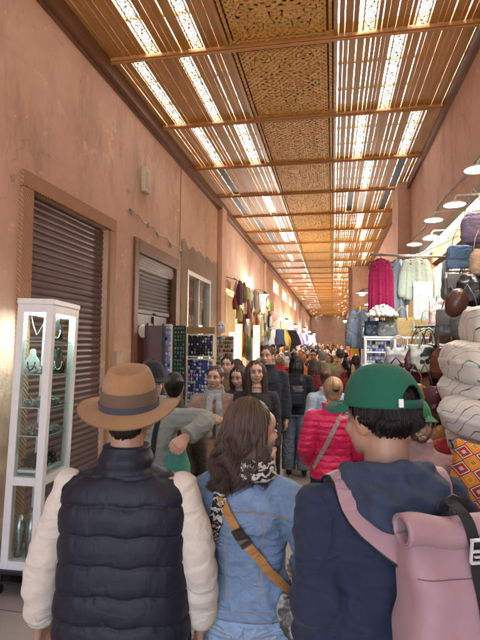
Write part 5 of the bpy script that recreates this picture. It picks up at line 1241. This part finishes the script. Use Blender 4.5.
m = MB(); m.b2(atY(186, 350, 7.6).x, atY(215, 350, 7.6).x, 7.56, 7.62, 1.97, 2.08); o = m.build('header_plank', M_frame); tag(o, 'plain wooden plank topping the small dark board', 'plank')
# mask and jewellery wall, lit yellow boards
M_cream = plain('cream_board', (.6, .56, .42), .5)
board(atY(217, 350, 8.9).x, atY(233, 350, 8.9).x, 8.9, .7, 1.95, M_cream, 'cream board hung with colourful bead jewellery', 8, 16, [4, 1, 3, 5, 6, 7, 4], 'bead pendant on the cream board', seed=6, s=1.5, item='bead_pendant', icat='pendant')
mk = thing('wall_mask', 'white oval mask above the cream jewellery board', 'mask', (atY(221, 350, 8.85).x, 8.85, 2.12)); m = MB(); m.ell((0, 0, 0), (.085, .03, .12)); m.tube([(0, -.028, .02), (0, -.045, -.02)], [.008, .016], 8, round_ends=True); m.build('mask_face', M_white, mk, True)
m = MB(); m.ell((-.03, -.026, .03), (.016, .008, .009)); m.build('eye_hole', M_black, mk); m = MB(); m.ell((.03, -.026, .03), (.016, .008, .009)); m.build('eye_hole', M_black, mk)
lb = emit('lit_white_panel', (1, .80, .42), 1.1); ly = emit('lit_yellow_panel', (1, .58, .10), 1.2)
def litpanel(x, y, z0, z1, w_, mat, label):
    r = thing('light_box', label, 'light box', (x, y, z0)); m = MB(); m.b2(-w_/2, w_/2, 0, .05, 0, z1-z0); m.build('lit_face', mat, r); m = MB(); m.b2(-w_/2-.02, w_/2+.02, .052, .09, -.02, z1-z0+.02); m.build('light_box_casing', M_frame, r)
litpanel(atY(238, 350, 9.6).x, 9.6, 1.25, 2.2, .12, ly, 'tall glowing amber light box beside the jewellery board'); litpanel(atY(232, 350, 10.4).x, 10.4, 1.2, 2.05, .14, lb, 'slim glowing white panel left of the amber one')
litpanel(atY(256, 350, 11.8).x, 11.8, .9, 2.25, .14, lb, 'wide glowing cream panel past the amber one')
for i in range(7):
    m = MB(); m.tube([(0, 0, 0), (.01, 0, -.25), (-.01, 0, -.5)], [.012, .02, .014], 6); o = m.build('bead_strings', M_tr[[4, 6, 4, 7, 5, 4, 1][i]], None, True); o.location = (atY(243, 350, 9.5).x+.03*i, 9.5, 2.05-.02*i); tag(o, 'string of beads hung in front of the amber light box', 'beads', 'bead strings by the amber light box')
# hanging goods along the left wall beyond the window
cl = [('ochre and black', (.35, .22, .05)), ('black', (.02, .02, .025)), ('striped cream', (.5, .45, .33)), ('olive', (.12, .13, .05)), ('brown leather', (.10, .05, .03)), ('yellow green', (.45, .45, .1)), ('white', (.62, .6, .55)), ('dark red', (.2, .02, .02)), ('grey', (.25, .24, .23)), ('plum', (.12, .04, .08))]
rr = random.Random(9)
def hang_mesh(seed):
    def f():
        q = random.Random(seed); m = MB(); w_ = q.uniform(.10, .2); L = q.uniform(.45, .9); N = 16; rows = []
        for k in range(12):
            v = k/11; hw = w_*(.35+.65*min(1, v*2.4))*(1+.15*math.sin(v*6+seed)); rows.append([Vector((hw*math.cos(2*PI*j/N)*(1+.18*math.sin(j*2+seed)), .5*hw*math.sin(2*PI*j/N), -L*v+.03*math.sin(j*1.7)*v)) for j in range(N)])
        m.rings(rows); m.tube([(0, 0, 0), (0, 0, .06)], .005, 5); return m.mesh('h')
    return f
bar = MB(); bar.tube([(LX+.28, 10.95, 3.33), (LX+.33, 17.2, 3.25)], .012, 6)
for y in (11, 13, 15, 17): bar.tube([(LX, y, 3.4), (LX+.3, y, 3.3)], .009, 5)
tag(bar.build('goods_rail', M_dark), 'dark rail of hanging bags and scarves on the left wall', 'rail')
for i in range(90):
    y = 11.0+i*.07; c = cl[rr.randrange(len(cl))]; ks = rr.randrange(6); z = 3.3-rr.choice([0, 0, .35, .65, .95])
    again('hanging_scarf'+'abcdef'[ks], hang_mesh(ks), (LX+.28+rr.uniform(-.04, .14), y, z), R(90)+rr.uniform(-.5, .5), f'{c[0]} bag or scarf hanging from the dark rail on the left wall', 'scarf', f'{c[0]} goods on the left rail', fabric('goods_'+c[0].replace(' ', '_'), c[1], .45, 60), rr.uniform(.5, .75)).name = 'hanging_scarf'
# racks of clothes under lamps, further on
cl2 = [('hot pink', (.65, .02, .25)), ('purple', (.2, .05, .35)), ('black', (.02, .02, .025)), ('white', (.65, .65, .68)), ('orange', (.7, .2, .01)), ('royal blue', (.04, .06, .4)), ('lilac', (.45, .35, .6)), ('navy', (.02, .03, .08)), ('pale grey', (.45, .45, .47)), ('mustard', (.5, .3, .03))]
def rack(x0, x1, y, z, n, seed, grp, L=.8, pal=None):
    q = random.Random(seed); m = MB(); m.tube([(x0, y, z), (x1, y, z)], .014, 6); m.tube([(x0, y, z), (x0, y, 0)], .014, 6); m.tube([(x1, y, z), (x1, y, 0)], .014, 6); tag(m.build('clothes_rack', M_steel), f'clothes rack {grp}', 'rack')
    for i in range(n):
        c = cl2[(pal or range(10))[q.randrange(len(pal or range(10)))]]; ks = q.randrange(6)
        again('hanging_garment'+'abcdef'[ks], hang_mesh(ks+10), (x0+(x1-x0)*(i+.5)/n, y+q.uniform(-.05, .05), z-.02), q.uniform(-.5, .5), f'{c[0]} garment on the rack {grp}', 'garment', f'{c[0]} garments {grp}', fabric('garment_'+c[0].replace(' ', '_'), c[1], .6, 60), L).name = 'hanging_garment'
rack(-2.4, -1.5, 19.2, 2.35, 8, 1, 'under the bright white lamp', 1.3, [2, 0, 1, 2, 3, 7]); rack(-2.2, -1.45, 22.5, 2.3, 7, 2, 'with orange clothes at the left', 1.3, [4, 6, 4, 3]); rack(-2.2, -1.35, 26, 2.3, 7, 3, 'of purple and blue clothes', 1.2, [6, 5, 1, 3]); rack(-2.1, -1.1, 30.5, 2.3, 8, 4, 'at the far end of the lane', 1.1)
rack(-2.4, -1.55, 16.4, 2.3, 7, 6, 'before the pink clothes', 1.2, [2, 8, 7, 9]); rack(-2.4, -1.5, 18.9, 1.45, 7, 7, 'low down under the pink clothes', .9, [3, 8, 3])
rack(.85, 1.38, 18.5, 2.3, 8, 8, 'before the plain pier', 1.2, [2, 7, 8, 9]); rack(.6, 1.4, 12.5, 2.2, 8, 5, 'on the right past the tunics', 1.2, [2, 7, 9])
lnt = thing('round_red_sign', 'round orange red plate hanging above the crowd on the left', 'plate', (-2.1, 16.9, 2.75)); m = MB(); m.lathe([(0, -.01), (.16, -.01), (.2, .01), (.2, .02), (0, .02)], 24, M=Matrix.Rotation(PI/2, 4, 'X')); m.build('plate_disc', plain('orange_red_enamel', (.5, .09, .03), .35), lnt); m = MB(); m.lathe([(.1, -.02), (.13, -.02), (.13, -.01), (.1, -.01)], 20, M=Matrix.Rotation(PI/2, 4, 'X')); m.build('plate_ring', plain('ochre_enamel', (.5, .3, .05), .35), lnt)
# tables under left goods
for i, (y0, y1) in enumerate([(7.0, 9.4), (9.6, 13.5), (14.0, 17.6)]):
    r = thing('goods_table', ['cloth covered table under the magnet boards', 'cloth covered table under the jewellery boards', 'cloth covered table further down the left side'][i], 'table', (LX+.5, (y0+y1)/2, 0)); m = MB(); m.b2(-.46, .40, -(y1-y0)/2, (y1-y0)/2, .0, .72, bev=.02); m.build('table_cloth', fabric('stall_cloth%d' % i, [(.08, .07, .12), (.25, .12, .05), (.1, .1, .1)][i]), r)
    for k in range(8):
        o = again('goods_pile'+'ab'[k % 2], pile(k % 2+3, 40, .13, .16, .16, .045), (LX+.5, y0+(y1-y0)*(k+.5)/8, .74), 0, f"small heap of goods on the {['first','second','third'][i]} cloth covered table on the left", 'goods', f'heaps on the {["first","second","third"][i]} left table', M_tr[(k*3+i) % 8]); o.name = 'goods_pile'
# ---- right foreground: cushions
def cushion_mat(name, seed, stitchc=(.02, .02, .02), flower=None):
    t = NT(name); w_ = t.n('TexWave', wave_type='BANDS', bands_direction='DIAGONAL'); w_.inputs['Scale'].default_value = 6.5; w_.inputs['Distortion'].default_value = 6+seed; w_.inputs['Detail'].default_value = 1; w_.inputs['Detail Scale'].default_value = 1.2; w_.inputs['Phase Offset'].default_value = seed*1.7
    t.l(t.co(), w_.inputs['Vector']); c = t.mix(t.noise(6, 3), (.56, .54, .49), (.68, .66, .60)); l = t.ramp(w_.outputs['Fac'], [(0, (1, 1, 1)), (.018, (0, 0, 0))])
    c = t.mix(l, c, stitchc)
    if flower:
        v = t.n('TexVoronoi'); v.inputs['Scale'].default_value = 9; t.l(t.co(), v.inputs['Vector']); q = t.ramp(v.outputs['Distance'], [(.0, (0, 0, 0)), (.18, (0, 0, 0)), (.2, (1, 1, 1)), (.25, (0, 0, 0))], 'LINEAR'); c = t.mix(q, c, t.mix(t.noise(3), flower[0], flower[1]))
    t.base(c); t.rough(.85); t.bump(t.noise(200), .3, .002); t.bump(t.noise(12, 4), .4, .01); return t.m
def cushion(seed, a=.27, b=.24, h=.11):
    m = MB(); m.loft([(0, 0, -h, a*.72, b*.72), (0, 0, -h*.8, a*.9, b*.9), (0, 0, -h*.3, a*.99, b*.99), (0, 0, 0, a*1.01, b*1.01), (0, 0, h*.35, a*.98, b*.98), (0, 0, h*.82, a*.88, b*.88), (0, 0, h, a*.66, b*.66)], 36, ex=3.2)
    m.rings([[(1.03*a*math.copysign(abs(math.cos(q))**(2/3.2), math.cos(q)), 1.03*b*math.copysign(abs(math.sin(q))**(2/3.2), math.sin(q)), dz) for q in (2*PI*k/36 for k in range(36))] for dz in (-.006, .006)]); me = fuse(m, .008, 2)
    displace(me, lambda co, no: nz(co, (7, 7, 7), 2, seed)*.009+.002*np.sin(np.arctan2(co[:, 1], co[:, 0])*14+seed)*np.clip(1-np.abs(co[:, 2])/h, 0, 1)); return me
for i, (px, py, Y, a, h, mat, lab) in enumerate([
    (492, 327, 2.95, .15, .12, cushion_mat('canvas_a', 1), 'round canvas pouf on top of the cushion stack'),
    (486, 362, 2.9, .215, .115, cushion_mat('canvas_b', 2, (.1, .25, .08), ((.5, .02, .12), (.6, .4, .05))), 'canvas cushion with pink embroidery, second from the top'),
    (486, 392, 2.95, .215, .105, cushion_mat('canvas_c', 3), 'canvas cushion with black stitched lines below the embroidered one'),
    (487, 417, 2.8, .215, .10, cushion_mat('canvas_d', 5), 'canvas cushion with black triangles low in the stack'),
    (490, 441, 2.95, .22, .09, cushion_mat('canvas_e', 6), 'lowest canvas cushion, just above the orange ones')]):
    p = atY(px, py, Y); o = link('cushion', cushion(i*3+1, a, .22, h), mat, None, True); o.location = p; o.rotation_euler = (.05*i, .04*(i % 3-1), .3*i); tag(o, lab, 'cushion')
def kilim():
    me = None; t = NT('kilim'); co = t.co(); sp = t.n('SeparateXYZ'); t.l(co, sp.inputs[0])
    def mth(op, a, b=None):
        n_ = t.n('Math', operation=op)
        for i, v in enumerate((a, b)):
            if v is None: continue
            if isinstance(v, (int, float)): n_.inputs[i].default_value = v
            else: t.l(v, n_.inputs[i])
        return n_.outputs[0]
    def tri(x, p): return mth('ABSOLUTE', mth('SUBTRACT', mth('FRACT', mth('DIVIDE', mth('ADD', x, 10.0), p)), .5))
    d = mth('ADD', tri(sp.outputs[0], .085), tri(sp.outputs[2], .075)); st_ = mth('ADD', mth('MULTIPLY', mth('FLOOR', mth('MULTIPLY', d, 14)), 1/14), 0)
    t.base(t.ramp(st_, [(0, (.5, .35, .2)), (.13, (.28, .02, .03)), (.34, (.55, .5, .42)), (.41, (.02, .02, .03)), (.48, (.62, .19, .02)), (.75, (.6, .36, .04)), (.84, (.1, .2, .08)), (.9, (.58, .16, .02))], 'CONSTANT')); t.rough(.9); t.bump(t.noise(150), .4, .003); return t.m
M_kil = kilim()
def pillow(seed=0, a=.24, th=.09):
    m = MB(); m.loft([(0, 0, -a, a*.9, .012), (0, 0, -a*.9, a*.95, th*.4), (0, 0, -a*.5, a*.92, th*.85), (0, 0, 0, a*.9, th), (0, 0, a*.5, a*.92, th*.85), (0, 0, a*.9, a*.95, th*.4), (0, 0, a, a*.9, .012)], 32, ex=3)
    me = fuse(m, .009, 2); wrinkle(me, .007, (8, 8, 8), seed); return me
p = atY(482, 478, 2.35); o = link('patterned_cushion', pillow(1, .145), M_kil, None, True); o.location = p; o.rotation_euler = (R(-14), R(12), R(-10)); tag(o, 'orange patterned cushion with red and white diamonds at the right edge', 'cushion')
p = atY(452, 462, 3.1); o = link('patterned_cushion', pillow(2, .15, .07), fabric('red_weave', (.35, .03, .035)), None, True); o.location = p; o.rotation_euler = (R(-10), R(-20), R(20)); tag(o, 'dark red cushion peeking out left of the orange one', 'cushion')
cr = thing('cushion_crate', 'low wooden crate carrying the cushion stack', 'crate', (.95, 2.75, 0)); m = MB(); m.b2(-.32, .40, -.45, .45, 0, .98, bev=.01); m.build('crate_box', M_frame, cr)
for z in (.2, .45, .7): m = MB(); m.b2(-.335, -.322, -.44, .44, z, z+.12); m.build('slat', M_dwood, cr)
# cushions further down that carry the stack
for i in range(2):
    o = link('cushion', cushion(30+i, .25, .24, .10), cushion_mat('canvas_low%d' % i, 8+i), None, True); o.location = (.93, 2.95, 1.08+.15*i); tag(o, f"{['bottom', 'second lowest'][i]} hidden canvas cushion of the stack", 'cushion')
# leather bags hanging at the right
def hbag(kind, seed):
    def f():
        q = random.Random(seed); m = MB()
        if kind == 'round': m.ell((0, 0, -.32), (.14, .05, .15), seg=20, rings=14)
        elif kind == 'sq': m.loft([(0, 0, -.46, .13, .04), (0, 0, -.42, .14, .055), (0, 0, -.26, .135, .05), (0, 0, -.2, .11, .02)], 22, ex=4)
        else: m.loft([(0, 0, -.52, .09, .05), (0, 0, -.46, .13, .08), (0, 0, -.3, .12, .07), (0, 0, -.22, .06, .03)], 20, ex=2.5)
        me = fuse(m, .009, 2); wrinkle(me, .008, (13, 13, 13), seed); bm = bmesh.new(); bm.from_mesh(me); t_ = MB(); t_.bm.free(); t_.bm = bm
        t_.tube([(-.09, 0, -.26), (-.05, .01, -.1), (0, 0, 0), (.05, -.01, -.1), (.09, 0, -.26)], .006, 6)
        if kind == 'sq': t_.b2(-.12, .12, -.066, -.055, -.36, -.22, bev=.004)
        return t_.mesh('hb')
    return f
lc = [('dark brown', (.06, .022, .014)), ('chestnut', (.14, .045, .02)), ('black', (.012, .011, .012)), ('tan', (.3, .14, .05)), ('oxblood', (.12, .012, .015)), ('grey', (.14, .14, .14)), ('maroon', (.09, .02, .03))]
rr = random.Random(4)
m = MB(); m.tube([(1.0, 3.75, 2.82), (RX, 3.8, 2.86)], .012, 6); m.tube([(.62, 3.9, 1.98), (RX, 3.9, 2.02)], .010, 6); m.tube([(1.42, 3.8, 0), (1.42, 3.8, 2.9)], .014, 6); m.tube([(.84, 3.8, 2.56), (RX, 3.8, 2.58)], .010, 6); tag(m.build('bag_rack', M_dark), 'dark pole rack carrying the hanging leather bags', 'rack')
hb = [(.70+.0, 2.60, 0), (.80, 2.62, 1), (.92, 2.60, 2), (1.04, 2.62, 0), (1.16, 2.6, 1), (1.28, 2.6, 2)]
idx = 0
for row, (zt, xs, Y) in enumerate([(2.80, [1.02, 1.12, 1.22, 1.34], 3.72), (2.55, [.85, .94, 1.04, 1.14, 1.24, 1.36], 3.78), (2.28, [.82, .90, 1.0, 1.13, 1.26, 1.38], 3.7), (1.99, [.60, .68, .77, .86, .96, 1.06, 1.2], 3.85), (1.70, [.56, .64, .72, .82, .92, 1.05], 3.8), (1.42, [.56, .64, .74, .84, .95], 3.82), (2.62, [.98, 1.08, 1.18, 1.3], 4.15), (2.15, [.86, .96, 1.08, 1.2, 1.32], 4.15), (1.85, [.66, .75, .85, .95], 4.2), (1.58, [.62, .70, .8, .9], 4.2)]):
    for x in xs:
        kd = rr.choice(['round', 'sq', 'hobo']); c = lc[rr.randrange(7)]; idx += 1
        rowname = ['top', 'second', 'third', 'fourth', 'fifth', 'lowest', 'top rear', 'upper rear', 'lower rear', 'lowest rear'][row]
        again('leather_bag'+kd, hbag(kd, 3), (x+.04+rr.uniform(-.02, .02), Y+rr.uniform(-.06, .06), zt), rr.uniform(-.5, .5), f'{c[0]} {dict(round="round", sq="square flap", hobo="slouchy")[kd]} leather bag in the {rowname} row of the hanging bags', 'bag', f'{c[0]} {kd} bags in the {rowname} row', Lth('leather_'+c[0].replace(' ', '_'), c[1], .32), rr.uniform(.72, .95)).name = 'leather_bag'
o = again('leather_bagsqd', hbag('sq', 8), atY(459, 262, 3.5)+V3(0, 0, .24), .1, 'washed blue denim bag at the top of the hanging bags', 'bag', None, M_jeansM, .62); o.name = 'denim_bag'
o = again('leather_bagpatch', hbag('hobo', 9), atY(474, 226, 3.4)+V3(0, 0, .25), .1, 'purple cloth bag above the leather bags', 'bag', None, fabric('purple_cloth', (.20, .16, .26)), .7); o.name = 'cloth_bag'
o = again('leather_bagpatch', hbag('hobo', 9), atY(479, 258, 3.3)+V3(0, 0, .18), .6, 'pale yellow and pink cloth bag at the right edge', 'bag', None, fabric('peach_cloth', (.5, .36, .25)), .55); o.name = 'cloth_bag'
o = again('rugby', lambda: (lambda m: (m.ell((0, 0, 0), (.072, .072, .10), seg=24, rings=16), m.tube([(.073*math.sin(a), 0, .101*math.cos(a)) for a in (PI*i/16 for i in range(-8, 9))], .003, 5), m.mesh('x'))[2])(MB()), atY(456, 303, 3.45), 0, 'big egg shaped brown leather pouf hanging among the bags', 'pouf', None, Lth('oval_brown', (.11, .045, .035), .3), 1.0, (0, R(20), 0)); o.name = 'leather_pouf'
# cream bags with dark figures, and black handles
t = NT('cream_dark_figures'); f = t.noise(9, 2, .5); t.base(t.ramp(f, [(.0, (.015, .02, .02)), (.40, (.015, .02, .02)), (.42, (.5, .55, .45))], 'LINEAR')); t.rough(.6); M_cow = t.m
again('tote_bag', tote(.28, .2, .12, .12, 1), atY(427, 372, 3.9), .2, 'cream bag with dark figures between the cap and the cushions', 'bag', None, M_cow, 1.05)
again('tote_bag', tote(.28, .2, .12, .12, 1), atY(398, 366, 5.3), .1, 'black and white bag with tall black handles', 'bag', None, Lth('white_black', (.3, .32, .34)), 1.0)
for i, (px, py) in enumerate([(396, 362), (408, 366), (419, 368)]):
    p = atY(px, py, 4.9); m = MB(); m.tube([(-.055, 0, -.16), (-.05, 0, -.02), (0, 0, .05), (.05, 0, -.02), (.055, 0, -.16)], .009, 8); o = m.build('bag_handle', M_black, None, True); o.location = p; tag(o, f"{['leftmost', 'middle', 'rightmost'][i]} black bag handle loop standing on the lower shelf", 'bag handle')  # these loops are tote handles, standing without their bags
# glass case of blue trinkets on the stand front
gc = thing('trinket_case', 'small glass fronted case of blue and white trinkets on the stand', 'display case', (.53, 5.70, 1.60)); m = MB()
for a in ((-.17, -.15, 0, .30), (.15, .17, 0, .30), (-.15, .15, 0, .015), (-.15, .15, .285, .30), (-.15, .15, .14, .155)): m.b2(a[0], a[1], -.05, .10, a[2], a[3])
m.build('case_frame', M_white, gc); m = MB(); m.b2(-.15, .15, .08, .09, .016, .284); m.build('case_back', plain('pale_blue_back', (.35, .42, .6), .5), gc)
rr = random.Random(3)
for i in range(9):
    for j in range(6):
        k = rr.randrange(3); o = again('case_trinket'+'abc'[k], mk_magnet(k), (.53-.13+.0325*i, 5.75, 1.635+.044*j), 0, 'blue or white trinket in the small glass case', 'trinket', 'trinkets in the glass case', M_tr[rr.choice([0, 1, 3, 2, 1])], .95); o.name = 'trinket'
for i in range(10):
    for j in range(3):
        k = rr.randrange(3); o = again('tray_trinket'+'abc'[k], mk_magnet(k), (.74+.062*i, 5.72+.01*j, 1.63+.09*j), 0, 'blue and silver trinket hung along the stand front', 'trinket', 'trinkets along the stand front', M_tr[rr.choice([0, 1, 5, 2, 1])], 1.7); o.name = 'trinket'
# washed denim jacket hanging at the stand's left, yellow cloth above
tunic(.36, 6.3, 2.28, .26, .5, M_jeansG, 'washed grey denim shirt hanging at the left corner of the stand', .2, .2, 'denim_shirt')
m = MB(); m.sheet(lambda u, v: (.30+.08*u, 6.5+.02*math.sin(u*9), 2.33-.10*v), 8, 6); tag(m.build('yellow_cloth', fabric('yellow_cotton', (.6, .45, .01)), None, True, .008), 'small yellow cloth above the grey denim shirt', 'cloth')
